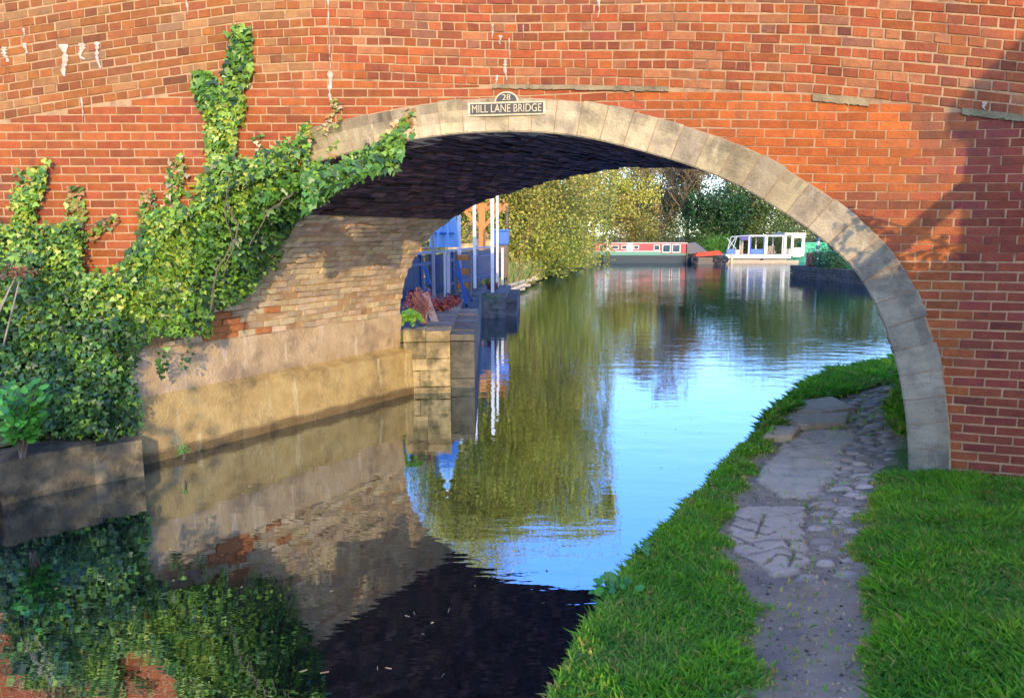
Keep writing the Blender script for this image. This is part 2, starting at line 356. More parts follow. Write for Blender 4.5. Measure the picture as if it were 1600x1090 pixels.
# backing of mortar
bk = MB(); XL, XR = -8.6, 6.6
cols = np.arange(XL, XR+.01, .1)
def low(x):
    t = opening_top(MID, x); return -.7 if t is None else t
for x0, x1 in zip(cols[:-1], cols[1:]):
    l0, l1 = low(x0), low(x1)
    if (l0 == -.7) != (l1 == -.7):
        xe = MID[:, 0].min() if x0 < 0 else MID[:, 0].max()
        if x0 < 0: bk.face([wp(x0, -.7), wp(xe, -.7), wp(xe, ZTOP), wp(x0, ZTOP)]); x0 = xe; l0 = l1-.25
        else: bk.face([wp(xe, -.7), wp(x1, -.7), wp(x1, ZTOP), wp(xe, ZTOP)]); x1 = xe; l1 = l0-.25
    bk.face([wp(x0, l0), wp(x1, l1), wp(x1, ZTOP), wp(x0, ZTOP)])
bk.build('spandrel_wall', MORTAR, BR)
def brick(mb, q, n, depth, proud, ch, tint):          # q: 4 front corners on the wall surface
    q = [Vector(p) for p in q]; c = (q[0]+q[1]+q[2]+q[3])/4; n = Vector(n)
    w_ = (q[1]-q[0]).length; h_ = (q[3]-q[0]).length
    e1 = (q[1]-q[0]).normalized()*ch; e2 = (q[3]-q[0]).normalized()*ch
    front = [q[0]+e1+e2, q[1]-e1+e2, q[2]-e1-e2, q[3]+e1-e2]
    vs = [p-n*depth for p in q]+[p+n*(proud-ch*.8) for p in q]+[p+n*proud for p in front]
    fs = [(8, 9, 10, 11)]
    for i in range(4):
        j = (i+1) % 4; fs += [(i, j, 4+j, 4+i), (4+i, 4+j, 8+j, 8+i)]
    mb.add(vs, fs, tint)
def jit(a): return random.uniform(-a, a)
def brick_tint(x, z, upper, header):
    v = random.uniform(.78, 1.12); r = random.random(); px, py = proj(x, yw(x), z)
    t = [v, v*random.uniform(.88, 1.12), v*random.uniform(.85, 1.15)]
    if upper:
        if r < (.13 if header else .06): k = random.uniform(.55, .78); t = [k, k*1.05, k*1.35]
        elif r < .35: t = [v*1.05, v*1.5, v*1.9]      # pale tan bricks
        if px < 480: t = [t[0]*.90, t[1]*1.15, t[2]*1.1]
        if 600 < px < 1000 and py < 70 and random.random() < .6: t = [t[0]*.8, t[1]*.85, t[2]*1.1]
        if 1180 < px < 1360 and py < 80 and random.random() < .5: t = [t[0]*.72, t[1]*.75, t[2]*.95]
    else:
        if r < .07: k = random.uniform(.6, .8); t = [k, k*1.1, k*1.2]
        if 1000 < px < 1420 and py < 300 and (px-1060)*.55+130 > py-60: t = [1.28*v, 1.22*v, .85*v]   # newer orange courses
        if px > 1505: t = [t[0]*.74, t[1]*.64, t[2]*1.12]  # plum brick, darkened further to deepen the cast shadow
        elif px > 1370 and py < 430: t = [t[0]*1.15, t[1]*1.15, t[2]*1.1]   # sunlit side of the shadow edge painted brighter
    return tuple(t)
bricks = []
def tilt(x, z): return -.17*smooth(.5, 3.8, x)*max(0, z-2.0)/1.3
M_ = .0060
ccz = np.arange(-.4, 3.6, .075)
for k, z in enumerate(ccz):
    s = S(XL)+(.1125 if k % 2 else 0)+jit(.02)
    while s < S(XR)-.3:
        L_ = .225+jit(.004); x0, x1 = X(s+M_), X(s+L_-M_); s += L_; xm = (x0+x1)/2
        za = z+M_+tilt(xm, z); zb = z+.075-M_+tilt(xm, z); lim0, lim1 = zB(x0)-.008, zB(x1)-.008
        if za > min(lim0, lim1)-.016: continue
        ot = opening_top(MID, xm)
        if ot is not None and (za+zb)/2 < ot+.02: continue
        if za < -.12 and xm > 0: continue
        if x1 > -3.7 and x0 < -1.8 and z < 2.6:
            kk = int(np.argmin(abs(P0[:200, 1]-(za+zb)/2))); xi_ = float(P0[kk, 0])-.003
            if x0 > xi_-.03: continue
            x1 = min(x1, xi_)
        j = [jit(.0022) for _ in range(8)]; tz = jit(.0015)
        t0, t1 = z+M_+tilt(x0, z), z+M_+tilt(x1, z)
        q = [(x0+j[0], t0+j[1]-tz), (x1+j[2], t1+j[3]+tz), (x1+j[4], min(t1+.0614+j[5]+tz, lim1)), (x0+j[6], min(t0+.0614+j[7]-tz, lim0))]
        bricks.append((q, False, False, .004+jit(.002)))
for k in range(20):
    head = k % 2 == 0; step = .1125 if head else .225
    s = S(XL)+(.056 if not head else 0)+jit(.02)
    while s < S(XR)-.3:
        L_ = step+jit(.005); x0, x1 = X(s+M_), X(s+L_-M_); s += L_
        z0 = zB(x0)+k*.0745; z1 = zB(x1)+k*.0745
        if z0 > ZTOP-.08: continue
        j = [jit(.003) for _ in range(8)]
        wav = .004*math.sin(x0*3+k)
        q = [(x0+j[0], z0+M_+j[1]+wav), (x1+j[2], z1+M_+j[3]+wav), (x1+j[4], z1+.0745-M_+j[5]+wav), (x0+j[6], z0+.0745-M_+j[7]+wav)]
        bricks.append((q, True, head, .006+jit(.004)))
sized = []
for i, (q, up, hd, pr) in enumerate(bricks):
    pp = [proj(x, yw(x), z) for x, z in q]; a = 0
    for m in range(4): a += pp[m][0]*pp[(m+1) % 4][1]-pp[(m+1) % 4][0]*pp[m][1]
    cx = sum(p[0] for p in pp)/4; cy = sum(p[1] for p in pp)/4
    vis = -5 < cx < 1605 and -3 < cy < 750
    sized.append((-abs(a)*vis, i))
sized.sort(); top300 = {i for _, i in sized[:300]}
rest = MB()
for i, (q, up, hd, pr) in enumerate(bricks):
    xm = (q[0][0]+q[1][0])/2; zm = (q[0][1]+q[3][1])/2; n = nw(xm)
    mb = MB() if i in top300 else rest
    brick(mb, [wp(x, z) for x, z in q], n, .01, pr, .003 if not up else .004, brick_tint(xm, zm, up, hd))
    if mb is not rest: mb.build('brick', BRICK, BR)
rest.build('brick', BRICK, BR, kind='stuff')
# stone ring
nv = 34; ts = np.linspace(T0, ILEN, nv+1); RD = .34
for i in range(nv):
    mb = MB(); g_ = .003; prd = .021+jit(.003); sub = 5; rr = RING+jit(.012)
    tt = np.linspace(ts[i]+g_, ts[i+1]-g_, sub+1); tn = random.uniform(.85, 1.12); pxm = proj(intr(tt[2])[0][0], yw(intr(tt[2])[0][0]), intr(tt[2])[0][1])
    tint = (tn, tn, tn*random.uniform(.9, 1.05))
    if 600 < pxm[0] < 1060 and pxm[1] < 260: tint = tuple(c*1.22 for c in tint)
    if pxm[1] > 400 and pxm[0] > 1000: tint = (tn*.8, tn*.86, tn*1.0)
    rows_ = []
    for t in tt:
        p, n = intr(t); row = []
        for e, o_ in ((0.0, -RD), (-.0, prd-.012), (.012, prd), (.1, prd+jit(.003)), (.2, prd+jit(.003)), (rr-.015, prd), (rr, prd-.02), (rr, -.02)):
            x, z = p+n*(e-.012); row.append(wp(x, z, o_) if o_ > -.1 else wp(x, z, 0)+AX*.3)
        rows_.append(row)
    vs = [v for r_ in rows_ for v in r_]; m_ = 8; fs = []
    for a in range(sub):
        for b_ in range(m_-1): fs.append((a*m_+b_, (a+1)*m_+b_, (a+1)*m_+b_+1, a*m_+b_+1))
    fs += [tuple(range(m_)), tuple(sub*m_+b_ for b_ in range(m_))[::-1]]
    for f_i, f in enumerate(fs):
        b_ = f_i % (m_-1) if f_i < sub*(m_-1) else -1; k_ = random.uniform(.93, 1.07)
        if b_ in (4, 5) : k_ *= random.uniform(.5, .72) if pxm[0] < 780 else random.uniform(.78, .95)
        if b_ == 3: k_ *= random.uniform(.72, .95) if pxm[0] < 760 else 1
        mb.add([vs[v] for v in f], [tuple(range(len(f)))], tuple(c*k_ for c in tint))
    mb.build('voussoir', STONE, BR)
mb = MB(); tt = np.linspace(T0+.03, ILEN, 160)
for a_, b_ in zip(tt[:-1], tt[1:]):
    q = []
    for t, e in ((a_, .005), (b_, .005), (b_, RING-.02), (a_, RING-.02)): p, n = intr(t); x, z = p+n*e; q.append(wp(x, z, .014))
    mb.face(q)
mb.build('ring_mortar', MORTAR, BR)
# lead-coloured weather strip between the two brickworks
mb = MB()
def strip(pxs, h, off, tint):
    pts = [(x_, zB(x_)) for x_ in np.linspace(on_wall(pxs[0], 140)[0], on_wall(pxs[1], 150)[0], 40)]
    for (xa, za), (xb, zb_) in zip(pts[:-1], pts[1:]):
        ra, rb = jit(.006), jit(.006)
        mb.add([wp(xa, za-h, 0), wp(xb, zb_-h, 0), wp(xb, zb_-h+rb, off), wp(xa, za-h+ra, off), wp(xa, za+.004, off), wp(xb, zb_+.004, off), wp(xb, zb_+.004, 0), wp(xa, za+.004, 0)], [(0, 1, 2, 3), (3, 2, 5, 4), (4, 5, 6, 7)], tint)
for a_ in (((770, 1045), .035, .024, (.75, .72, .65)), ((1270, 1358), .055, .02, (.85, .8, .7)), ((1505, 1640), .045, .02, (.6, .65, .6))):
    mb = MB(); strip(*a_); mb.build('weathered_ledge', STONE, BR)
# barrel: soffit and abutment inside the arch
def bp(t, u, off=0):                                  # t arc length, u 0..1 through the bridge, off towards the opening
    p, n = intr(t); x, z = p-n*off
    y0 = yw(x); L_ = YF-y0; return Vector((x+.6*L_*u, y0+L_*u, z))
def bnorm(t):
    p, n = intr(t); v = Vector((-n[0], 0, -n[1])); tan = Vector((n[1], 0, -n[0])); nn = tan.cross(AX.normalized())
    if nn.dot(v) < 0: nn = -nn
    return nn.normalized()
def t_at(z, side): 
    r_ = np.arange(0, ILEN/2, .01) if side < 0 else np.arange(ILEN, ILEN/2, -.01)
    return next(t for t in r_ if intr(t)[0][1] > z)
TA, TB_ = t_at(1.10, -1), t_at(2.42, -1)               # render up to TA, limewashed brick to TB_, sooty above
def sheet(t0, t1, nt_, nu, fn, name, m, parent, tintf=None):
    vs = []; fs = []; tf = []
    for i in range(nt_+1):
        for j in range(nu+1):
            t = t0+(t1-t0)*i/nt_; u = j/nu; vs.append(bp(t, u, fn(t, u)))
    for i in range(nt_):
        for j in range(nu): a = i*(nu+1)+j; fs.append((a, a+nu+1, a+nu+2, a+1)); tf.append(tintf((i+.5)/nt_, (j+.5)/nu) if tintf else (1, 1, 1))
    return npmesh(name, np.array(vs), np.array(fs), np.array(tf, np.float32), m, parent, smooth_=False)
def f_r(t, u):
    w_ = .012*mn.noise(Vector((t*6, u*14, 0)))+.02*mn.noise(Vector((t*2, u*4, 7)))
    ed = t-TA; w_ = w_*smooth(0, .05, u)+(.22*u)*(1-smooth(.58, .64, intr(t)[0][1]+.02*mn.noise(Vector((u*9, 0, 0)))))+.014*(1-smooth(.17, .19, intr(t)[0][1]))*smooth(0, .04, u); return w_+.014*(1-smooth(-.1, .0, ed))+.004*mn.noise(Vector((t*30, u*60, 0)))
sheet(0, TA+.02, 70, 150, f_r, 'render_coat', RENDER_, BR, lambda a, b: tuple((c0 if a > .745 else c1)*(1-k_*(1-smooth(.425, .455, a+.006*math.sin(b*40)))) for c0, c1, k_ in ((1.12, 1.0, .6), (1.12, .97, .62), (1.35, .80, .6))))
sheet(TA, TB_, 20, 20, lambda t, u: 0, 'abutment_wall', MORTAR, BR)
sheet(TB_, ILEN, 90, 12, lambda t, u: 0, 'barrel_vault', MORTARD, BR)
def vault_bricks(t0, t1, name, m, tf, rough_, skip=0):
    mb = MB(); k = 0; t = t0
    while t < t1-.07:
        u0 = (k % 2)*.5*.225/3.9-.03; du = .225/3.95; n = bnorm(t+.037)
        u = u0
        while u < 1:
            if random.random() > skip:
                a, b_ = max(0.012, u+.0012), min(1, u+du-.0016)
                if b_-a > .01:
                    g_ = .005; q = [bp(t+g_+jit(rough_), a), bp(t+g_+jit(rough_), b_), bp(t+.075-g_+jit(rough_), b_), bp(t+.075-g_+jit(rough_), a)]
                    if (q[1]-q[0]).cross(q[3]-q[0]).dot(n) < 0: q = [q[1], q[0], q[3], q[2]]
                    brick(mb, q, n, .01, .007+random.uniform(-rough_, rough_*2.5), .005, tf(t, (a+b_)/2))
            u += du
        t += .075; k += 1
    return mb.build(name, m, BR, kind='stuff')
def tl(t, u):
    v = random.uniform(.75, 1.2)
    zrel = (t-TA)/(TB_-TA)
    if zrel < .3 and u < .45 and random.random() < (.75 if abs(u-.26+zrel*.35) < .08 else .08): return (.85, .42, .25)
    return (v, v*random.uniform(.92, 1.02), v*random.uniform(.85, 1.05))
vault_bricks(TA, TB_+.03, 'limewashed_brick', BRICKL, tl, .009, .06)
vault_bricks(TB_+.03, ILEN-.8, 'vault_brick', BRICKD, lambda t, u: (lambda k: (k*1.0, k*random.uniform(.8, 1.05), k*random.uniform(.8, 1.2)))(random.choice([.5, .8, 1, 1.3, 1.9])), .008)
# far face, parapet backs and deck
mb = MB()
for x0, x1 in zip(cols[:-1], cols[1:]):
    def far(x, z): return Vector((x+.6*(YF-yw(x)), YF, z))
    l0, l1 = low(x0), low(x1)
    mb.face([far(x0, l0), far(x0, ZTOP), far(x1, ZTOP), far(x1, l1)])
    mb.face([wp(x0, ZTOP), wp(x1, ZTOP), wp(x1, ZTOP, -.35), wp(x0, ZTOP, -.35)]); mb.face([wp(x0, ZTOP, -.35), wp(x1, ZTOP, -.35), wp(x1, 3.7, -.35), wp(x0, 3.7, -.35)])
    mb.face([wp(x0, 3.7, -.35), wp(x1, 3.7, -.35), far(x1, 3.7), far(x0, 3.7)])
mb.build('far_face', BRICK, BR)
# white lime runs
def crust(px, py, w_, h_, seed):
    x, z = on_wall(px, py); mb = MB(); r_ = random.Random(seed); n = 14; pts = []
    z1 = on_wall(px, py+h_)[1]; H = z-z1; W = w_/250.
    L_, R_ = [], []
    for i in range(n+1):
        f = i/n; ww = W*(.25+.75*r_.random())*(1-.6*f)*.5; cx = x+W*.25*math.sin(f*6+seed)*f
        L_.append((cx-ww, z-H*f)); R_.append((cx+ww, z-H*f))
    for i in range(n):
        c0 = ((L_[i][0]+R_[i][0])/2, L_[i][1]); c1 = ((L_[i+1][0]+R_[i+1][0])/2, L_[i+1][1])
        for a, b_, s_ in ((L_, None, 1), (None, R_, 1)):
            if a: mb.face([wp(L_[i+1][0], L_[i+1][1], .012), wp(c1[0], c1[1], .018), wp(c0[0], c0[1], .018), wp(L_[i][0], L_[i][1], .012)])
            else: mb.face([wp(c1[0], c1[1], .018), wp(R_[i+1][0], R_[i+1][1], .012), wp(R_[i][0], R_[i][1], .012), wp(c0[0], c0[1], .018)])
    mb.build('lime_run', LIME, BR)
for c in [(516, 112, 16, 52, 1), (513, 0, 5, 75, 2), (515, 70, 5, 45, 3), (292, -4, 9, 28, 4), (128, 152, 6, 40, 5), (100, 70, 26, 50, 6), (128, 68, 30, 26, 7), (152, 66, 16, 42, 8), (8, 74, 22, 24, 9), (40, 68, 14, 18, 10), (38, 45, 8, 16, 11), (770, 38, 7, 24, 12), (782, 56, 12, 14, 13), (796, 60, 5, 32, 14), (790, 92, 12, 34, 15), (818, 40, 5, 20, 16), (936, -2, 9, 30, 17), (660, 90, 4, 14, 18), (776, 118, 10, 20, 19), (1538, 160, 10, 12, 20), (1462, 560, 8, 34, 21), (1470, 590, 9, 12, 22)]: crust(*c)
# limewash blotches low on the render and the ledge line
# ------------------------------------------------------------------ name plate
def text_mesh(txt, size, depth):
    cu = bpy.data.curves.new('t', 'FONT'); cu.body = txt; cu.size = size; cu.extrude = depth; cu.align_x = 'CENTER'; cu.align_y = 'CENTER'
    o = bpy.data.objects.new('t', cu); COL.objects.link(o); dg = bpy.context.evaluated_depsgraph_get(); dg.update()
    me = bpy.data.meshes.new_from_object(o.evaluated_get(dg)); bpy.data.objects.remove(o); return me
xs0, zs = on_wall(792.5, 171); base = wp(xs0, zs, .03); ang = math.atan(dyw(xs0))
SG = thing('bridge_name_plate', base, 'black and cream cast name plate reading 28 Mill Lane Bridge on the arch crown', 'sign', rz=ang)
def local(mb, name, m): return mb.build(name, m, SG, local=True)
PW, PH = .655, .088
mb = MB(); mb.box(-PW/2-.02, -.012, -PH/2-.016, PW/2+.02, .03, PH/2+.014, b=.003); local(mb, 'border', CREAM)
mb = MB(); mb.box(-PW/2, -.016, -PH/2, PW/2, -.011, PH/2); local(mb, 'plate', METAL)
def half(r, y0, y1, z0, sy):
    pts = [(-r, z0)]+[(-r*math.cos(a), z0+sy*math.sin(a)) for a in np.linspace(.0, math.pi, 18)]+[(r, z0)]; n = len(pts)
    return [(x, y0, z) for x, z in pts]+[(x, y1, z) for x, z in pts], [tuple(range(n)), tuple(range(n, 2*n))[::-1]]+[(i, n+i, n+(i+1) % n, (i+1) % n) for i in range(n)]
mb = MB(); mb.add(*half(.108, -.011, .03, PH/2+.0145, .088)); local(mb, 'arched_border', CREAM)
mb = MB(); mb.add(*half(.092, -.0165, -.0115, PH/2+.019, .070)); local(mb, 'number_panel', METAL)
for txt, size, z, sx in (('MILL LANE BRIDGE', .086, -.002, .78), ('28', .078, PH/2+.048, 1.0)):
    me = text_mesh(txt, size, .002); w0 = max(v.co.x for v in me.vertices)-min(v.co.x for v in me.vertices)
    f = (PW*.95/w0) if len(txt) > 3 else 1.0
    for v in me.vertices: v.co = Vector((v.co.x*f, -.020-v.co.z*1, v.co.y*(1.12 if len(txt) > 3 else .9)+z))
    me.materials.append(CREAM); ca = me.color_attributes.new('tint', 'FLOAT_COLOR', 'CORNER'); ca.data.foreach_set('color', np.ones(len(me.loops)*4, np.float32))
    o = bpy.data.objects.new('lettering' if len(txt) > 3 else 'number', me); COL.objects.link(o); o.parent = SG

# ------------------------------------------------------------------ left quay by the abutment: big stones
QW = thing('quay_wall', (-4.3, 6.2, 0), 'low quay of big weathered stone blocks under the ivy at left', 'wall')
_q = [atz(212, 724, 0), atz(132, 737, 0), atz(28, 758, 0), atz(-30, 772, 0)]; qpts = [(q.x, q.y) for q in _q]+[(-5.4, 5.3), (-6.4, 4.1), (-7.6, 2.9)]
def block(a, b, z0, z1, depth, tint, b_=.015, m=QUAY, parent=None, name='stone_block', ns=12):
    a = Vector((*a, 0)); b = Vector((*b, 0)); d = (b-a).normalized(); n = Vector((d.y, -d.x, 0))
    mb = MB(); nx, nz_ = ns, 8 if ns > 6 else 4; L_ = (b-a).length; off = random.uniform(0, 90); g_ = .003; z1 += jit(.012); vs = []
    for i in range(nx+1):
        for j in range(nz_+1):
            s_ = g_+(L_-2*g_)*i/nx; z = z0+(z1-z0)*j/nz_; e = (i in (0, nx))+(j in (0, nz_))
            p = a+d*s_+n*(.025*mn.noise(Vector((s_*6+off, z*6, 0)))+.02*mn.noise(Vector((s_*19+off, z*19, 0)))-b_*e); vs.append(Vector((p.x, p.y, z)))
    fs = []
    for i in range(nx):
        for j in range(nz_): k = i*(nz_+1)+j; fs.append((k, k+nz_+1, k+nz_+2, k+1))
    for f in fs:
        zc = sum(vs[i].z for i in f)/4; k_ = .42 if zc < .10 and m is not COB else 1; mb.add([vs[i] for i in f], [(0, 1, 2, 3)], tuple(c*k_ for c in tint))
    t0 = a+d*g_-n*b_; t1 = a+d*(L_-g_)-n*b_
    T = [Vector((t0.x, t0.y, z1)), Vector((t1.x, t1.y, z1)), Vector((t1.x, t1.y, z1))-n*depth, Vector((t0.x, t0.y, z1))-n*depth]
    B = [Vector((v.x, v.y, z0)) for v in T]
    mb.face(T, tint); mb.face([B[1], B[2], T[2], T[1]], tint); mb.face([B[3], B[0], T[0], T[3]], tint); mb.face([B[2], B[3], T[3], T[2]], tint)
    return mb.build(name, m, parent)
for i in range(len(qpts)-1):
    t = random.uniform(.75, 1.1); t *= .62; zt = [.33, .36, .36, .38, .44, .44][i]  # block tint lowered so the quay looks less lit
    block(qpts[i], qpts[i+1], -.3, zt, .45, (t, t, t*.95), b_=.004, parent=QW)

# ------------------------------------------------------------------ leaves
LT = {'ivy': np.array([(0, 0), (.42, -.12), (.50, .30), (.24, .42), (0, .95), (-.24, .42), (-.50, .30), (-.42, -.12)]),
      'oval': np.array([(0, 0), (.28, .3), (.24, .7), (0, 1), (-.24, .7), (-.28, .3)]),
      'diamond': np.array([(0, 0), (.33, .45), (0, 1), (-.33, .45)]), 'blade': np.array([(-.06, 0), (.06, 0), (.03, .6), (0, 1), (-.03, .6)])}
def orient(N, d):
    """frames from normals N and preferred 'down' direction d"""
    N = N/np.linalg.norm(N, axis=1, keepdims=True); Y = d-(d*N).sum(1, keepdims=True)*N; Y /= np.linalg.norm(Y, axis=1, keepdims=True)+1e-9
    return np.cross(Y, N), Y, N
def leaves(name, pos, N, D, size, tint, shape, m, parent=None, kind=None, fold=.12):
    T = LT[shape]; k = len(T); Xv, Yv, Nv = orient(N, D); n = len(pos)
    zf = -np.abs(T[:, 0])*fold*2
    V = pos[:, None, :]+size[:, None, None]*(T[None, :, 0, None]*Xv[:, None, :]+T[None, :, 1, None]*Yv[:, None, :]+zf[None, :, None]*Nv[:, None, :])
    V = V.reshape(-1, 3); Fc = np.arange(n*k).reshape(n, k)
    return npmesh(name, V, Fc, tint, m, parent, kind)
def rn(n, s=1): return rng.normal(0, s, (n, 3))
def poly_sample(poly, n, jitter=0):
    P = np.array(poly, float); out = []; lo, hi = P.min(0), P.max(0)
    while len(out) < n:
        q = rng.uniform(lo, hi)
        if inside(poly, *q): out.append(q)
    return np.array(out)+rng.normal(0, 1, (n, 2))*jitter
LI = P0[:200]
def hit_barrel(px, py, off):
    d = ray(px, py); Y = 6.9
    while Y < 10.2:
        x = d.x/d.y*Y; z = CAMZ+d.z/d.y*Y; k = np.where((LI[:-1, 1] <= z) & (LI[1:, 1] > z))[0]
        if len(k) == 0: return None
        if x-.6*(Y-6.9) <= LI[k[-1], 0]+off: return Vector((x, Y, z))
        Y += .02
    return None
DG, MG, LG, YG, OR = (.035, .085, .025), (.08, .20, .03), (.20, .36, .04), (.30, .32, .06), (.45, .22, .07)
def ivy(name, label, regions, big=0, barrel=True):
    """regions: (pixel polygon on the wall, leaves, leaf size m, bulge m, palette)"""
    first = regions[0][0]; c = on_wall(*first[0]); root = thing(name, wp(c[0], c[1], 0), label, 'ivy')
    POS = []; TI = []; SZ = []; NN = []
    for poly, n, sz, bulge, pal, cf in regions:
        q = poly_sample(poly, n, 3.0)
        for (px, py) in q:
            b = bulge*(.35+.65*(.5+.5*mn.noise(Vector((px*.012, py*.012, 0)))))*random.random()**.6
            x, z = on_wall(px, py, b); ot_ = opening_top(EX, x); pb = None
            if barrel and px < 475 and ot_ is not None and z < ot_-.02: pb = hit_barrel(px, py, b*.45)
            b += .02
            if pb is not None:
                e_ = pb.y-6.9; Yd = 6.9-b*.5+(e_+b*.4)*smooth(0, 1.5, e_+jit(.15)); pb = at(px, py, Yd)
            if pb is not None: POS.append(pb); NN.append(Vector((.75, -.6, .1)))
            else: POS.append(wp(x, z, b)); NN.append(nw(x))
            SZ.append(sz*random.uniform(.6, 1.25))
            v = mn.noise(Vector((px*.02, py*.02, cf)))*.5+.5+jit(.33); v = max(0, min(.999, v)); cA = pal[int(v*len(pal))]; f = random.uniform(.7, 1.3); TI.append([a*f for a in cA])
    POS = np.array([tuple(p) for p in POS]); NN = np.array([tuple(p) for p in NN]); n = len(POS)
    Nn = NN*1.0+rn(n, .5)+np.array([0, 0, .25]); D = np.tile([0, 0, -1.], (n, 1))+rn(n, .45)
    TI = np.array(TI); SZ = np.array(SZ)
    if big:                                           # the largest leaves, one by one
        idx = np.argsort(-SZ)[:big]; T = LT['ivy']; Xv, Yv, Nv = orient(Nn[idx], D[idx])
        cols_ = [MG, DG, LG, (.10, .24, .03)]; mes = []
        for c_ in cols_:
            me = bpy.data.meshes.new('leaf'); me.from_pydata([(a, b_, -abs(a)*.25) for a, b_ in T], [], [tuple(range(len(T)))]); me.materials.append(IVYM)
            ca = me.color_attributes.new('tint', 'FLOAT_COLOR', 'CORNER'); ca.data.foreach_set('color', np.tile([*c_, 1], len(T)).astype(np.float32)); mes.append(me)
        from mathutils import Matrix
        rl = Vector(root.location)
        for a, i in enumerate(idx):
            o = bpy.data.objects.new('leaf', mes[int(np.argmin([abs(TI[i].sum()-sum(c_)) for c_ in cols_]))]); COL.objects.link(o); o.parent = root
            Mx = Matrix((Xv[a]*SZ[i], Yv[a]*SZ[i], Nv[a]*SZ[i])).transposed().to_4x4(); Mx.translation = Vector(POS[i])-rl; o.matrix_basis = Mx
        keep = np.ones(n, bool); keep[idx] = False; POS, Nn, D, SZ, TI = POS[keep], Nn[keep], D[keep], SZ[keep], TI[keep]
    leaves('foliage', POS, Nn, D, SZ, TI, 'ivy', IVYM, root, 'stuff')
    return root
def stems(root, lines, r=.006, m=BARK, off=.02):
    mb = MB()
    for ln in lines:
        pts = []
        for (a, b_) in zip(ln[:-1], ln[1:]):
            for f in np.linspace(0, 1, 6)[:-1]:
                x, z = on_wall(a[0]+(b_[0]-a[0])*f+jit(2), a[1]+(b_[1]-a[1])*f+jit(2), off); pts.append(wp(x, z, off))
        mb.tube(pts, [r*(1-.6*i/len(pts)) for i in range(len(pts))], 4)
    mb.build('stem', m, root)
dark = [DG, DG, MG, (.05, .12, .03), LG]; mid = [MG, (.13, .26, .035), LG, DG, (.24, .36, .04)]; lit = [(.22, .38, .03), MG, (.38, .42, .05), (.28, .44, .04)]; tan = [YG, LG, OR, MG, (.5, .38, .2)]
A1 = [(325, 250), (360, 238), (400, 262), (440, 225), (478, 212), (482, 245), (520, 262), (560, 235), (620, 205), (632, 225), (620, 262), (575, 270), (540, 285), (505, 310), (470, 330), (445, 370), (440, 400), (405, 440), (380, 470), (330, 480), (328, 520), (255, 520), (220, 530), (215, 470), (225, 390), (235, 360), (290, 330), (320, 310)]
r1 = ivy('arch_ivy', 'broad mat of ivy hanging over the left end of the stone ring', [
    (A1, 7800, .052, .22, mid, 1), ([(430, 270), (520, 262), (590, 245), (630, 235), (610, 262), (540, 285), (500, 312), (450, 350), (400, 420), (360, 400), (380, 330)], 1300, .085, .26, [MG, MG, (.09, .24, .04), DG, (.16, .30, .07)], 2),
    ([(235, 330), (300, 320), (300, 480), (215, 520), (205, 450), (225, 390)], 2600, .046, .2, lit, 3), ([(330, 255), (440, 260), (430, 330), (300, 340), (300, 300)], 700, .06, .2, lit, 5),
    ([(612, 200), (640, 172), (648, 190), (636, 225), (612, 235), (596, 222)], 90, .055, .05, tan, 4), ([(636, 170), (646, 168), (646, 184), (638, 184)], 10, .05, .03, tan, 4),
    ([(250, 540), (262, 538), (262, 575), (252, 590), (246, 570)], 34, .05, .05, dark, 4), ([(284, 548), (302, 536), (296, 560), (276, 582)], 14, .045, .04, dark, 4)], big=300)
ivy('ring_end_ivy', 'dry tangled ivy over the broken left end of the stone ring', [([(380, 255), (430, 225), (475, 208), (486, 214), (484, 250), (500, 268), (440, 300), (370, 290)], 520, .055, .16, [MG, YG, LG, OR, DG], 21), ([(200, 395), (232, 350), (246, 400), (215, 450)], 200, .055, .15, dark, 22)])
stems(r1, [[(330, 480), (340, 420), (365, 380), (350, 330), (360, 250)], [(355, 320), (372, 350), (360, 395), (345, 440)], [(460, 300), (420, 330), (380, 400)]], .009, off=.25)
r2 = ivy('climbing_ivy', 'tall narrow ivy climbing to a square tip on the brick parapet', [
    ([(362, 40), (388, 40), (392, 75), (386, 130), (370, 165), (352, 160), (352, 110), (360, 85)], 420, .06, .09, mid, 6),
    ([(305, 112), (330, 112), (345, 132), (352, 150), (350, 170), (318, 172), (308, 145)], 260, .06, .08, mid, 7),
    ([(318, 172), (385, 150), (372, 200), (362, 255), (325, 262), (322, 200)], 420, .055, .09, lit, 8)])
stems(r2, [[(345, 260), (350, 170), (372, 110), (376, 45)], [(345, 200), (325, 150), (312, 118)]], .006)
r3 = ivy('ivy_bank', 'dense bank of ivy covering the lower left wall down to the quay', [
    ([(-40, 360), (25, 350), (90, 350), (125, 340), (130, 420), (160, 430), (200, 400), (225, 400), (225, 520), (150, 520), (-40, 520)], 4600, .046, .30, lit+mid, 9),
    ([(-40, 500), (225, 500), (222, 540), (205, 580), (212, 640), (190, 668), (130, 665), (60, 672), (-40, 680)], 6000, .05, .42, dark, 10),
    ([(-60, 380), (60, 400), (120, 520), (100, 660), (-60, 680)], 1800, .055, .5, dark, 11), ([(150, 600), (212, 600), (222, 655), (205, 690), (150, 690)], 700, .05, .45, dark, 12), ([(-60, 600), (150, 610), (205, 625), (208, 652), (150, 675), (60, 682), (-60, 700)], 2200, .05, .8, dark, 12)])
stems(r3, [[(75, 372), (95, 363), (125, 358), (150, 350), (182, 332)]], .01, off=.08)
ivy('ivy_shoot', 'leftmost ivy shoot rising up the sunlit brick wall', [([(22, 300), (48, 285), (55, 262), (70, 250), (72, 275), (60, 310), (50, 350), (48, 380), (20, 380)], 420, .055, .10, lit, 12), ([(28, 265), (46, 262), (50, 290), (28, 295)], 24, .05, .04, tan, 12)])
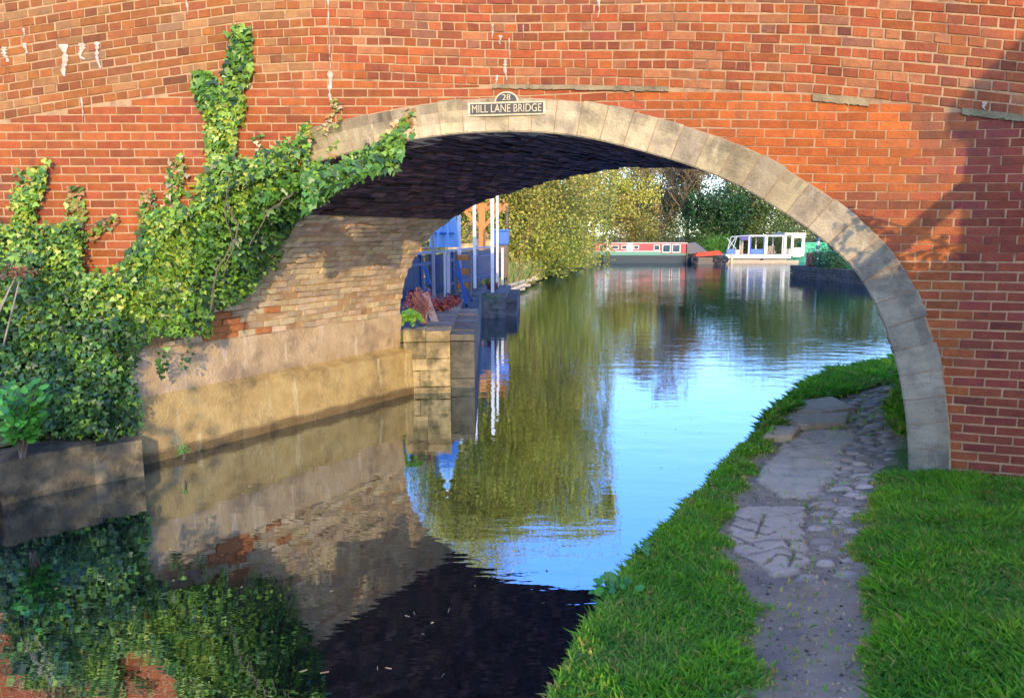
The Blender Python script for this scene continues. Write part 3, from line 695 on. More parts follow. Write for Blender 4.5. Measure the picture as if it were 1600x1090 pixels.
ivy('ivy_shoot', 'short pale ivy shoot with a side branch left of the middle brick patch', [([(110, 292), (130, 292), (130, 340), (125, 372), (105, 372), (108, 320)], 150, .052, .07, tan, 13), ([(130, 368), (160, 345), (186, 330), (184, 342), (150, 372), (120, 378)], 90, .05, .06, tan, 14)])
ivy('ivy_shoot', 'yellowing ivy shoot with pointed tip left of the tall climbing ivy', [([(268, 255), (282, 236), (288, 262), (282, 300), (280, 340), (250, 350), (262, 290)], 240, .052, .08, tan+lit, 15), ([(225, 300), (243, 296), (240, 350), (222, 360), (220, 330)], 120, .052, .08, tan, 16)])
ivy('ivy_sprig', 'small dry ivy sprig beside the white lime run above the ring', [([(520, 155), (534, 155), (532, 190), (520, 200), (505, 215), (500, 205), (515, 180)], 42, .045, .03, [OR, YG, (.5, .38, .2)], 17), ([(470, 195), (484, 192), (484, 225), (474, 232)], 36, .05, .04, lit, 17), ([(398, 205), (412, 200), (410, 235), (400, 235)], 12, .04, .02, tan, 17)])
ivy('ivy_sprig', 'dry ivy sprig trailing down the pale ring stones', [([(515, 222), (526, 215), (528, 242), (516, 248)], 10, .045, .03, tan, 18)])
# bank of earth under the ivy
mb = MB(); gx = np.linspace(-9, -3.6, 40)
def bankf(x, f): # f 0 at quay, 1 at wall
    yq = np.interp(x, [q[0] for q in qpts[::-1]], [q[1] for q in qpts[::-1]]) +.12; return Vector((x, yq+(6.9-yq)*f, .36+.95*f**1.5*smooth(-3.7, -4.6, x) if False else .36+.9*f**1.5*(1-smooth(-4.6, -3.9, x))))
vs = [bankf(x, f) for x in gx for f in np.linspace(0, 1, 10)]; fs = []
for i in range(39):
    for j in range(9): k = i*10+j; fs.append((k, k+10, k+11, k+1))
mb.add(vs, fs); mb.build('earth_bank', BANKM, kind='structure')

def clump_plant(name, label, base, n, h, spread, size, pal, shape='oval', cat='plant', lean=(0, 0), up=.6):
    root = thing(name, base, label, cat); b = Vector(base); mb = MB(); P = []; D = []
    ns = max(5, n//14)
    for i in range(ns):
        a = random.uniform(0, 2*math.pi); r_ = spread*random.random()**.7; tip = b+Vector((math.cos(a)*r_+lean[0], math.sin(a)*r_+lean[1], h*random.uniform(.5, 1)))
        mid_ = b+(tip-b)*.5+Vector((0, 0, h*.12)); mb.tube([b+Vector((jit(.02), jit(.02), 0)), mid_, tip], [.004, .003, .002], 3)
        for k in range(n//ns):
            f = random.uniform(.25, 1.05); p = b.lerp(mid_, f*2) if f < .5 else mid_.lerp(tip, f*2-1); P.append(p+Vector((jit(size*.6), jit(size*.6), jit(size*.4)))); D.append((tip-b).normalized()+Vector((jit(1), jit(1), jit(.5)+up-.6)))
    P = np.array([tuple(p) for p in P]); D = np.array([tuple(p) for p in D]); m_ = len(P)
    ti = np.array([random.choice(pal) for _ in range(m_)])*rng.uniform(.7, 1.3, (m_, 1))
    leaves('foliage', P, np.tile([0, -.5, .8], (m_, 1))+rn(m_, .35), D, size*rng.uniform(.6, 1.2, m_), ti, shape, IVYM, root, 'stuff'); mb.build('stem', BARK, root)
    return root
BG = [(.09, .32, .03), (.12, .40, .04), (.06, .22, .03)]
p = atz(45, 690, .42); p = at(45, 680, 5.95)
clump_plant('nettle_clump', 'bright green leafy nettle clump at the quay edge far left', (p.x, 5.85, .40), 520, .62, .20, .085, BG, up=.3)
qe = thing('quay_edge_ivy', (-4.3, 6.1, .4), 'fringe of small ivy and dry stems spilling over the quay blocks', 'ivy')
m_ = 1500; tq = rng.random(m_)*3.6; px_ = np.interp(tq, range(7), [q[0] for q in qpts]); py_ = np.interp(tq, range(7), [q[1] for q in qpts]); dd = rng.uniform(-.02, .34, m_)
P = np.stack([px_-.1-dd*.6, py_+dd*.75, .41+.10*dd+rng.uniform(-.06, .06, m_)*(dd < .05)+rng.uniform(0, .10, m_)], 1); keep_ = np.array([mn.noise(Vector((a*3, b_*3, 2))) > -.12 for a, b_ in zip(px_, dd*3)]); P = P[keep_]; m_ = len(P)
leaves('foliage', P, rn(m_, .5)+np.array([.3, -.6, .7]), rn(m_, .6)+np.array([0, -.3, -.5]), rng.uniform(.03, .065, m_), np.array([DG, MG, (.05, .12, .03), (.30, .24, .12), (.4, .2, .08)])[rng.integers(0, 5, m_)], 'ivy', IVYM, qe, 'stuff')
p = atz(165, 700, .1); clump_plant('quay_weed', 'tiny green weed sprouting from a quay joint', (p.x-.02, p.y-.05, .12), 26, .12, .08, .05, BG)
p = atz(292, 690, .25); clump_plant('wall_weed', 'small green weed on the render ledge at the waterline', (p.x, p.y-.08, .10), 40, .16, .06, .07, BG, shape='blade')
# dead umbels at the left edge
HG = thing('dried_hogweed', (-4.25, 6.0, .8), 'dried brown hogweed head on pale stalks at the far left edge', 'plant')
h0 = at(24, 425, 6.15); mb = MB()
for (a, b_) in (((-20, 530), (24, 432)), ((5, 540), (30, 440)), ((-10, 500), (18, 445))): mb.tube([at(*a, 6.1), at(*b_, 6.15)], .006, 5)
mb.build('stalk', WOODG, HG)
m_ = 160; P = np.array(tuple(h0))+rng.normal(0, 1, (m_, 3))*np.array([.06, .05, .03]); leaves('seed_head', P, rn(m_), rn(m_), np.full(m_, .03), np.tile([.34, .15, .08], (m_, 1))*rng.uniform(.6, 1.3, (m_, 1)), 'diamond', LEAF, HG, 'stuff')

# ------------------------------------------------------------------ grass, cobbles, slabs on the towpath
def grass(name, label, test, box, n, hmin, hmax, tintf=None, w_=.0042):
    pos = []; x0, y0, x1, y1 = box; d = 0
    while d < n:
        x = random.uniform(x0, x1); y = random.uniform(y0, y1); d += 1
        # denser where the camera can see it well
        if x < edge_x(y)-.08: continue
        pr_ = proj(x, y, .3)
        if not (-60 < pr_[0] < 2500 and pr_[1] < 1500): continue
        b = bare(x, y)
        if random.random() < b**1.6*.985: continue
        if test and not test(x, y): continue
        pos.append((x, y, gz(x, y)-.01, b))
    P = np.array(pos); m_ = len(P); b = P[:, 3]; P = P[:, :3]
    cl = np.array([mn.noise(Vector((x*2.2, y*2.2, 8)))+.6*mn.noise(Vector((x*7, y*7, 4))) for x, y, z in P])
    H = (hmin+(hmax-hmin)*rng.random(m_))*(1+.55*cl)*(1-.55*b); az = rng.uniform(0, 2*math.pi, m_); ln = rng.uniform(.3, 1.25, m_)
    dx, dy = np.cos(az), np.sin(az); W = np.full(m_, w_)*rng.uniform(.7, 1.5, m_)*(1+P[:, 1]*.06)
    V = np.zeros((m_, 5, 3)); px_, py_ = -dy, dx
    for k, (f, ww) in enumerate(((0, 1), (0, -1), (.55, -.8), (1, 0), (.55, .8))):
        V[:, k, 0] = P[:, 0]+px_*W*ww+dx*H*ln*f**1.6; V[:, k, 1] = P[:, 1]+py_*W*ww+dy*H*ln*f**1.6; V[:, k, 2] = P[:, 2]+H*f*(1-.35*ln*f)
    hue = np.clip(.5+.5*cl+rng.normal(0, .22, m_), 0, 1.2)
    T = np.stack([.75+.75*hue, .72+.5*hue, .9+.4*(1-hue)], 1)*rng.uniform(.75, 1.25, (m_, 1))
    dry = rng.random(m_) < (.05+.35*b+.12*(cl < -.25)); T[dry] = np.array([3.4, 1.15, 3.2])*rng.uniform(.7, 1.1, (dry.sum(), 1))
    Fc = np.arange(m_*5).reshape(m_, 5)
    o = npmesh(name, V.reshape(-1, 3), Fc, T, GRASSM, kind='stuff'); return tag(o, label, 'grass')
grass('verge_grass', 'short bright green grass between the water edge and the bare path', lambda x, y: x < edge_x(y)+1.1 and y < 8.6, (-.8, 1.5, 4.6, 8.6), 240000, .03, .072)
grass('bank_grass', 'longer lush green grass in the bottom right corner by the pier', lambda x, y: x > edge_x(y)+.9 and y < yw(x)-.02 and x < 6.4, (.8, 1.4, 6.3, 6.4), 330000, .035, .095)
grass('far_verge_grass', 'grass bank on the bend beyond the right pier', lambda x, y: y > 7.2 and x < 9, (2.6, 7.2, 9, 12.8), 150000, .06, .16, w_=.006)
# leafy weeds in the grass
for i, (px, py, lab) in enumerate([(968, 925, 'broad dock leaves leaning over the water from the near verge'), (1005, 870, 'low weed rosette at the grass edge by the water'), (1188, 668, 'small weed tuft at the water edge near the coping'), (1262, 800, 'tiny weed between concrete and cobbles')]):
    p = ground_hit(px, py); clump_plant('dock_weed', lab, (p.x, p.y, gz(p.x, p.y) if i != 0 else .3), [60, 30, 24, 14][i], [.12, .09, .08, .04][i], [.10, .06, .05, .03][i], [.06, .045, .04, .02][i], BG, lean=(-.05 if i == 0 else 0, 0))
# two worn concrete slabs
def slab(pxs, cracks, label):
    poly = [ground_hit(*p) for p in pxs]; poly = [(p.x, p.y) for p in poly]; cr = [[ground_hit(*p) for p in c] for c in cracks]
    P = np.array(poly); lo, hi = P.min(0), P.max(0); st = .011; nx, ny = int((hi[0]-lo[0])/st)+3, int((hi[1]-lo[1])/st)+3
    vs = []; ok = []; dk = []
    for i in range(nx):
        for j in range(ny):
            x, y = lo[0]-st+i*st, lo[1]-st+j*st; d = dist_poly(poly, x, y); d = d if inside(poly, x, y) else -d
            d += .035*mn.noise(Vector((x*9, y*9, 0)))+.02*mn.noise(Vector((x*25, y*25, 0)))
            c = 9
            for ln in cr:
                for a, b_ in zip(ln[:-1], ln[1:]):
                    ax, ay, bx, by = a.x, a.y, b_.x, b_.y; q = (bx-ax)**2+(by-ay)**2; t = max(0, min(1, ((x-ax)*(bx-ax)+(y-ay)*(by-ay))/q)); c = min(c, math.hypot(x-ax-t*(bx-ax), y-ay-t*(by-ay)))
            c += .012*mn.noise(Vector((x*16, y*16, 9)))
            h = .028*smooth(-.01, .03, d)-.026*(1-smooth(.002, .013, c))+.006*mn.noise(Vector((x*7, y*7, 2)))+.003*mn.noise(Vector((x*30, y*30, 2)))
            vs.append((x, y, gz(x, y)-.025+h-.006)); ok.append(d > -.015); dk.append(1-.42*(1-smooth(.003, .013, c))-.4*(1-smooth(-.01, .02, d)))
    fs = []; tf = []
    for i in range(nx-1):
        for j in range(ny-1):
            a = i*ny+j
            if ok[a] or ok[a+1] or ok[a+ny] or ok[a+ny+1]: fs.append((a, a+ny, a+ny+1, a+1)); v = dk[a]; tf.append((v, v*.98, v))
    o = npmesh('concrete_slab', np.array(vs), np.array(fs), np.array(tf), CONC, TOW, smooth_=True); o['label'] = label
slab([(1232, 674), (1290, 668), (1334, 672), (1345, 682), (1322, 700), (1312, 730), (1285, 762), (1262, 780), (1222, 774), (1182, 752), (1190, 728), (1212, 708)], [[(1212, 700), (1290, 690)], [(1240, 672), (1230, 690), (1260, 700)]], 'worn pale slab nearer the arch')
slab([(1150, 790), (1200, 786), (1258, 791), (1254, 820), (1258, 850), (1264, 880), (1245, 896), (1208, 904), (1180, 878), (1148, 862), (1133, 836), (1140, 812)], [[(1142, 802), (1200, 825)], [(1136, 815), (1195, 836), (1210, 832)], [(1135, 832), (1190, 858)], [(1150, 812), (1255, 800)], [(1150, 850), (1200, 845), (1262, 852)], [(1170, 868), (1220, 858), (1258, 872)], [(1190, 885), (1215, 868), (1250, 880)], [(1195, 800), (1180, 840)], [(1225, 845), (1240, 868), (1232, 890)]], 'cracked pale slab nearer the camera')
# coping stones at the water edge
for q, tn in (([(1244, 628), (1300, 622), (1340, 640), (1282, 648), (1232, 645)], 1.0), ([(1228, 648), (1280, 650), (1330, 645), (1322, 664), (1262, 668), (1208, 664)], .85), ([(1205, 666), (1252, 670), (1238, 684), (1190, 686)], 1.05)):
    pts = [ground_hit(*p) for p in q]; mb = MB(); c = sum(pts, Vector())/len(pts); n = len(pts)
    rows_ = [[(p.x+(c.x-p.x)*k, p.y+(c.y-p.y)*k) for p in pts] for k in (.0, .02, .08, .4)]; zz = (-.25, .015, .03, .036)
    vs = [(x+jit(.006), y+jit(.006), gz0(x, y)+z+jit(.004)) for r_, z in zip(rows_, zz) for x, y in r_]
    fs = [tuple(3*n+i for i in range(n))]+[(k*n+i, k*n+(i+1) % n, (k+1)*n+(i+1) % n, (k+1)*n+i) for k in range(3) for i in range(n)]
    mb.add(vs, fs, (tn, tn*.97, tn*.95)); mb.build('coping_stone', CONC, TOW, smooth_=False)
# cobbles
CM = []
for k in range(6):
    mb = MB(); m_, h_ = 9, 3; vs = []
    for a in range(h_+1):
        for b_ in range(m_):
            th = 2*math.pi*b_/m_; el = (0, .55, .85, .97)[a]; r_ = math.cos(math.asin(min(1, el)))**.6 if a < h_ else .3
            sq = 1/max(abs(math.cos(th)), abs(math.sin(th)))**.55; q = 1+.13*mn.noise(Vector((math.cos(th)*1.3+k*7, math.sin(th)*1.3, a)))
            vs.append((.5*r_*math.cos(th)*sq*q, .5*r_*math.sin(th)*sq*q, [0, .6, .92, 1.0][a]+.05*mn.noise(Vector((th, k, a)))))
    fs = [tuple(h_*m_+i for i in range(m_))]+[(a*m_+i, a*m_+(i+1) % m_, (a+1)*m_+(i+1) % m_, (a+1)*m_+i) for a in range(h_) for i in range(m_)]
    tn = .72+.11*k; me = bpy.data.meshes.new('cobble'); me.from_pydata(vs, [], fs); me.materials.append(COB)
    me.polygons.foreach_set('use_smooth', [True]*len(me.polygons)); ca = me.color_attributes.new('tint', 'FLOAT_COLOR', 'CORNER'); ca.data.foreach_set('color', np.tile([tn, tn*.97, tn*.99, 1], len(me.loops)).astype(np.float32)); CM.append(me)
cp = [ground_hit(*p) for p in [(1338, 612), (1400, 604), (1404, 640), (1402, 700), (1388, 730), (1365, 780), (1350, 830), (1280, 830), (1285, 790), (1262, 778), (1300, 740), (1318, 700), (1335, 680), (1322, 650)]]
CPOLY = [(p.x, p.y) for p in cp]; P = np.array(CPOLY); lo, hi = P.min(0), P.max(0); cobs = []
y = lo[1]; r_i = 0
while y < hi[1]:
    h_ = random.uniform(.055, .085); x = lo[0]+jit(.08)
    while x < hi[0]:
        w_ = random.uniform(.12, .26); cx, cy = x+w_/2+.03*math.sin(y*9), y+h_/2+.10*math.sin((x-lo[0])*1.7)+jit(.01)
        if inside(CPOLY, cx, cy) and random.random() < .95: cobs.append((cx, cy, w_, h_))
        x += w_+.012
    y += h_+.012
for px, py in [(1262, 905), (1322, 902), (1385, 908), (1290, 862), (1330, 838), (1285, 852), (1330, 858), (1350, 870), (1290, 885), (1345, 893), (1300, 818), (1310, 870), (1275, 830), (1335, 882)]:
    p = ground_hit(px, py); cobs.append((p.x, p.y, random.uniform(.1, .2), .08))
cobs.sort(key=lambda c: c[1]); cobs = cobs[:300] if len(cobs) <= 300 else cobs[:300]
for cx, cy, w_, h_ in cobs:
    o = bpy.data.objects.new('cobblestone', random.choice(CM)); COL.objects.link(o); o.parent = TOW
    o.location = (cx, cy, gz(cx, cy)-.050+jit(.006)); o.scale = (w_*1.0, h_*.92, .046); o.rotation_euler = (jit(.06), jit(.06), jit(.18))
# grit and bits on the path
mb = MB()
for _ in range(7000):
    y = random.uniform(2.2, 7.5); x = edge_x(y)+random.uniform(.3, 2.3)
    if bare(x, y) < .6: continue
    r_ = random.choice([.003, .004, .005, .006, .007, .012]); z = gz(x, y)-.025; t = random.uniform(.3, 1.7)
    if random.random() < .03: t = 2.2
    vs = [(x+r_*a, y+r_*b_, z+r_*c) for a, b_, c in ((1, jit(.5), 0), (jit(.4), 1, 0), (-1, jit(.5), 0), (jit(.4), -1, 0), (jit(.4), jit(.4), .9))]
    mb.add(vs, [(0, 1, 4), (1, 2, 4), (2, 3, 4), (3, 0, 4)], (t, t*.95, t*.9))
tag(mb.build('path_grit', SOIL, kind='stuff'), 'small pale stones and grit scattered on the bare path', 'gravel')
mb = MB()
for _ in range(60):
    y = random.uniform(2.3, 5.5); x = edge_x(y)+random.uniform(.5, 2.0)
    if bare(x, y) < .5: continue
    a = random.uniform(0, 3.1); l_ = random.uniform(.03, .14); z = gz(x, y)-.018
    mb.tube([(x, y, z), (x+math.cos(a)*l_*.5, y+math.sin(a)*l_*.5, z+.006), (x+math.cos(a+.3)*l_, y+math.sin(a+.3)*l_, z)], .0022, 4)
tag(mb.build('twig_litter', BARK, kind='stuff'), 'dry twigs littering the bare path', 'twigs')

mb = MB()
for px, py in [(468, 1048), (500, 1050), (612, 1043), (590, 1045), (640, 962), (648, 958), (842, 862), (700, 955), (330, 812), (690, 1056)]:
    q = atz(px, py, .004); a = random.uniform(0, 3); l_ = random.uniform(.02, .05); mb.tube([(q.x, q.y, .002), (q.x+math.cos(a)*l_, q.y+math.sin(a)*l_, .003)], .0014, 4, (1.3, 1.2, 1.0))
for _ in range(90):
    y = random.uniform(3.4, 9); x = random.uniform(-3.2, edge_x(y)-.3); a = random.uniform(0, 6.28); l_ = random.uniform(.006, .016)
    mb.face([(x+l_*math.cos(a), y+l_*math.sin(a), .003), (x-l_*.5*math.sin(a), y+l_*.5*math.cos(a), .005), (x-l_*math.cos(a), y-l_*math.sin(a), .003), (x+l_*.5*math.sin(a), y-l_*.5*math.cos(a), .003)], random.choice([(2, 1.6, .8), (1.4, 1.3, .6), (.6, .5, .3)]))
tag(mb.build('floating_litter', WOODG, kind='stuff'), 'tiny pale twigs and leaf scraps floating on the dark water', 'litter')
# ------------------------------------------------------------------ quays and patio beyond the bridge (left)
Q2 = thing('garden_quay', (-1.1, 12, 0), 'rubble stone quay with a lit ochre end and dark side beyond the arch', 'wall')
def rubble_wall(parent, a, b, z0, z1, m, tn, depth=.35):
    a = Vector((*a, 0)); b = Vector((*b, 0)); L_ = (b-a).length; d = (b-a)/L_; z = z0; r_ = 0
    while z < z1-.03:
        h_ = min(random.uniform(.14, .24), z1-z); s_ = 0
        if z1-z-h_ < .08: h_ = z1-z
        while s_ < L_-.02:
            w_ = min(random.uniform(.25, .5), L_-s_)
            if L_-s_-w_ < .15: w_ = L_-s_
            t = tn*random.uniform(.75, 1.2); block(tuple((a+d*s_)[:2]), tuple((a+d*(s_+w_))[:2]), z, z+h_-.008, depth, (t, t, t*.96), .004, m, parent, 'stone', ns=3); s_ += w_
        z += h_
def qz(y): return .9 if y < 20.2 else .62
rubble_wall(Q2, (-.90, 10.62), (-1.55, 10.56), -.25, .90, QUAY, 1.35)
rubble_wall(Q2, (-1.18, 20.0), (-.90, 10.62), -.25, .80, QUAYG, 1)
for i in range(18):
    y0, y1 = 10.66+i*.52, 10.66+(i+1)*.52-.012; f = (y0-10.6)/9.4; t = random.uniform(.9, 1.3)
    mb = MB(); x_ = -.90-.28*f; mb.box(x_-.38, y0, .80, x_+.02, y1, .90+jit(.008), (t, t, t), b=.012); mb.build('coping_stone', QUAYG, Q2)
Q3 = thing('projecting_quay', (-.6, 21.5, 0), 'grey stone quay stepping out into the water behind the garden quay', 'wall')
rubble_wall(Q3, (-.12, 22.9), (-1.2, 20.05), -.25, .50, QUAYG, 1) if False else None
rubble_wall(Q3, (-.22, 20.25), (-1.22, 20.1), -.25, .52, QUAYG, 1.0)
rubble_wall(Q3, (-.10, 23.6), (-.22, 20.25), -.25, .52, QUAYG, .8)
mb = MB(); mb.prism([(-1.3, 20.05), (-.16, 20.2), (-.03, 23.65), (-1.3, 23.65)], .521, .64, (1.2, 1.2, 1.2)); mb.build('coping_slab', QUAYG, Q3)
g = MB(); g.prism([(-1.25, 10.65), (-1.5, 20.1), (-1.3, 20.15), (-1.0, 24), (-9, 24), (-9, 10.5), (-1.6, 10.5)], .3, .86); g.build('patio', QUAYG, kind='structure')

FN = thing('garden_fence', (-1.8, 14, .9), 'dark blue boarded garden fence with a pale top rail behind white posts', 'fence')
fa = Vector((-2.35, 12.6, 0)); fb = Vector((-.55, 23.4, 0))
def blue(): v = random.uniform(.75, 1.2); return (.012*v, .045*v, .13*v)
nb = 44
for i in range(nb):
    a = fa.lerp(fb, i/nb); b_ = fa.lerp(fb, (i+.94)/nb)
    if 12 <= i <= 13: continue
    mb = MB(); mb.beam((a.x, a.y, 1.35), (b_.x, b_.y, 1.35), .025, .86+jit(.02), tint=blue()); mb.build('board', PAINT, FN)
for z in (1.06, 1.62):
    mb = MB(); mb.beam((fa.x+.04, fa.y, z), (fb.x+.04, fb.y, z), .03, .07, tint=(.02, .06, .18)); mb.build('rail', PAINT, FN)
mb = MB(); mb.beam((fa.x, fa.y, 1.83), (fb.x, fb.y, 1.86), .12, .05, tint=(.26, .30, .36)); mb.build('cap_rail', PAINT, FN)
for f in (0, .25, .5, .75, 1):
    q = fa.lerp(fb, f); mb = MB(); mb.box(q.x-.04, q.y-.04, .86, q.x+.04, q.y+.04, 1.86, tint=(.03, .08, .22)); mb.build('fence_post', PAINT, FN)
postlab = ['nearest grey white post, beside the arch edge', 'short white post with its foot by the dark red plants', 'white post in front of the blue fence, third from the arch', 'tall white post left of the timber pergola', 'tallest white post right of the pergola upright', 'thin tall white post close behind the tallest one', 'short white post at the far end of the blue fence']
for (px, top, bot, d, zb, wd), lb in zip([(676, 340, 478, 14.3, .9, .055), (700, 396, 476, 14.1, .9, .06), (717, 333, 460, 17.3, .86, .075), (741, 314, 452, 18.9, .86, .075), (769, 298, 449, 20.4, .64, .09), (777, 307, 439, 22.6, .64, .07), (785, 388, 437, 23.4, .64, .075)], postlab):
    p = at(px, top, d); t = thing('white_post', (p.x, d, zb), lb, 'post', 'white posts along the garden quay'); mb = MB()
    mb.box(p.x-wd/2, d-wd/2, zb, p.x+wd/2, d+wd/2, p.z, (1, 1, 1), b=.006); mb.build('shaft', WHITE if px != 676 else mat('grey_paint', (.42, .42, .43), None, 5, .6), t)
    mb = MB(); mb.box(p.x-wd*.7, d-wd*.7, p.z, p.x+wd*.7, d+wd*.7, p.z+.02); mb.build('cap', WHITE, t)
    mb = MB(); mb.box(p.x-wd, d-wd, zb-.01, p.x+wd, d+wd, zb+.012); mb.build('base_plate', QUAYG, t)
p = at(792, 330, 24.5); t = thing('dark_pole', (p.x+.1, 24.5, .3), 'thin dark pole between the white posts and the big willow', 'pole'); mb = MB(); mb.tube([(p.x, 24.5, .3), (p.x, 24.5, 3.1)], .045, 8); mb.build('shaft', BARK, t); mb = MB(); mb.tube([(p.x, 24.5, 3.1), (p.x, 24.5, 3.14)], .055, 8); mb.build('cap', BARK, t)
PG = thing('pergola', (-1.1, 27, .8), 'orange timber pergola with braces behind the blue fence', 'pergola')
pc = at(753, 322, 26)
mb = MB(); mb.box(pc.x-.11, 25.89, .8, pc.x+.11, 26.11, pc.z); mb.build('post', WOOD, PG)
mb = MB(); mb.box(pc.x-2.6, 28.4, .8, pc.x-2.4, 28.6, pc.z); mb.build('post', WOOD, PG)
mb = MB(); mb.beam((pc.x-2.7, 26, pc.z), (pc.x+.9, 26, pc.z), .1, .2); mb.build('beam', WOOD, PG)
mb = MB(); mb.beam((pc.x-2.7, 28.5, pc.z), (pc.x+.9, 28.5, pc.z), .1, .2); mb.build('beam', WOOD, PG)
for i in range(8): x_ = pc.x-2.6+i*.48; mb = MB(); mb.beam((x_, 25.5, pc.z+.16), (x_, 29, pc.z+.16), .05, .12); mb.build('rafter', WOOD, PG)
for s_ in (-1, 1): mb = MB(); mb.beam((pc.x+.02*s_, 25.97, pc.z-.75), (pc.x+s_*.68, 25.97, pc.z-.08), .09, .11); mb.build('brace', WOOD, PG)
PS = thing('parasol', (at(694, 380, 16.3).x, 16.3, .86), 'closed light blue garden parasol behind the fence', 'parasol')
pxx = PS.location.x; mb = MB(); mb.tube([(pxx, 16.3, .86), (pxx, 16.3, 3.6)], .025, 8); mb.build('pole', WHITE, PS)
mb = MB(); n = 16; zs_ = [1.95, 2.3, 2.7, 3.1, 3.5]
vs = []
for k, z in enumerate(zs_):
    for j in range(n): a = 2*math.pi*j/n; r_ = (.26, .24, .20, .12, .03)[k]*(1+(.32 if j % 2 else -.30)); vs.append((pxx+r_*math.cos(a), 16.3+r_*math.sin(a), z))
mb.add(vs, [(k*n+j, k*n+(j+1) % n, (k+1)*n+(j+1) % n, (k+1)*n+j) for k in range(4) for j in range(n)], (.30, .55, .80)); mb.build('canopy', CLOTH, PS)
mb = MB(); mb.ring((pxx, 16.3, 2.25), .25, .02, (0, 0, 1), tint=(.05, .18, .45)); mb.build('tie', CLOTH, PS)
mb = MB(); q = at(783, 381, 23.9); t = thing('blue_bin', (q.x, 24.2, 1.4), 'small bright blue tub standing at the far fence end', 'tub'); mb.box(q.x-.24, 24.0, 1.9, q.x+.24, 24.4, 2.35, (.02, .13, .5), b=.03); mb.build('body', PAINT, t); mb = MB(); mb.box(q.x-.27, 23.97, 2.35, q.x+.27, 24.43, 2.39, (.03, .18, .6)); mb.build('rim', PAINT, t); mb = MB(); mb.box(q.x-.22, 24.02, .86, q.x+.22, 24.38, 1.9, (.5, .45, .4)); mb.build('stand', WOODG, t)
# garden furniture glimpsed over the fence
def planter(px, py, d, w_, h_, tint, label, m, z0=None):
    q = at(px, py, d); t = thing('stone_planter', (q.x, d, q.z), label, 'planter'); mb = MB(); mb.box(q.x-w_/2, d-.2, q.z-h_, q.x+w_/2, d+.2, q.z, tint, b=.02); mb.build('trough', m, t)
    mb = MB(); mb.box(q.x-w_/2-.02, d-.22, q.z-.001, q.x+w_/2+.02, d+.22, q.z+.03, tint, b=.005); mb.build('rim', m, t); mb = MB(); mb.box(q.x-w_*.35, d-.15, .86, q.x+w_*.35, d+.15, q.z-h_, (.5, .5, .5)); mb.build('foot', m, t)
planter(672, 388, 17.5, .30, .12, (1.5, 1.4, 1.2), 'pale stone trough between the arch and parasol', STONE)
planter(722, 382, 24, .9, .18, (1.5, 1.35, 1.1), 'long cream wall trough left of the pergola post', STONE)
planter(765, 376, 27, 1.0, .22, (1.5, 1.35, 1.1), 'cream wall trough right of the pergola post', STONE)
SHD = thing('garden_shed', (at(735, 360, 31).x, 31.5, .3), 'small tan gabled shed seen between the white posts', 'shed'); sx = SHD.location.x
mb = MB(); mb.add([(sx-.9, 31, .3), (sx+.9, 31, .3), (sx+.9, 31, 2.2), (sx, 31, 2.85), (sx-.9, 31, 2.2), (sx-.9, 33, .3), (sx+.9, 33, .3), (sx+.9, 33, 2.2), (sx, 33, 2.85), (sx-.9, 33, 2.2)], [(0, 1, 2, 3, 4), (9, 8, 7, 6, 5), (0, 4, 9, 5), (1, 6, 7, 2)], (1.1, 1.0, .9)); mb.build('wall', STONE, SHD)
mb = MB(); mb.face([(sx-1, 30.9, 2.15), (sx, 30.9, 2.88), (sx, 33.1, 2.88), (sx-1, 33.1, 2.15)], (1, .7, .5)); mb.face([(sx, 30.9, 2.88), (sx+1, 30.9, 2.15), (sx+1, 33.1, 2.15), (sx, 33.1, 2.88)], (1, .7, .5)); mb.build('roof', WOODG, SHD)
mb = MB(); mb.box(sx-.3, 30.96, .3, sx+.3, 30.999, 1.9, (.25, .2, .18)); mb.build('door', WOODG, SHD)
t = thing('leaning_plank', (-1.5, 12.2, .9), 'lilac grey plank leaning on the quay in front of the red shrub', 'plank'); mb = MB(); a = at(684, 516, 11.0); b_ = at(664, 458, 12.3); mb.beam(a, b_, .11, .02, up=Vector((0, -1, .3)), tint=(1, .95, 1.15)); mb.build('board', WOODG, t)
t = thing('blue_trestle', (-1.2, 15.6, .86), 'crossed dark blue timbers leaning against the fence', 'trestle')
for a_, b__ in (((715, 410, 15.4), (729, 477, 14.6)), ((709, 420, 15.8), (737, 470, 15.5)), ((664, 418, 13.4), (672, 448, 13.0))):
    mb = MB(); mb.beam(at(*a_), at(*b__), .06, .09, up=Vector((0, -1, .2)), tint=(.03, .09, .25)); mb.build('timber', PAINT, t)
t = thing('storage_shelf', (at(724, 420, 17).x, 17, .9), 'timber shelf with orange boards behind the trestle', 'shelf'); sx = t.location.x
for z in (1.0, 1.32, 1.64): mb = MB(); mb.box(sx-.13, 16.85, z, sx+.13, 17.1, z+.13, b=.01); mb.build('board', WOOD, t)
for s_ in (-1, 1): mb = MB(); mb.box(sx+s_*.16-.02, 16.85, .86, sx+s_*.16+.02, 17.1, 1.85, (.6, .6, .65)); mb.build('upright', WOODG, t)
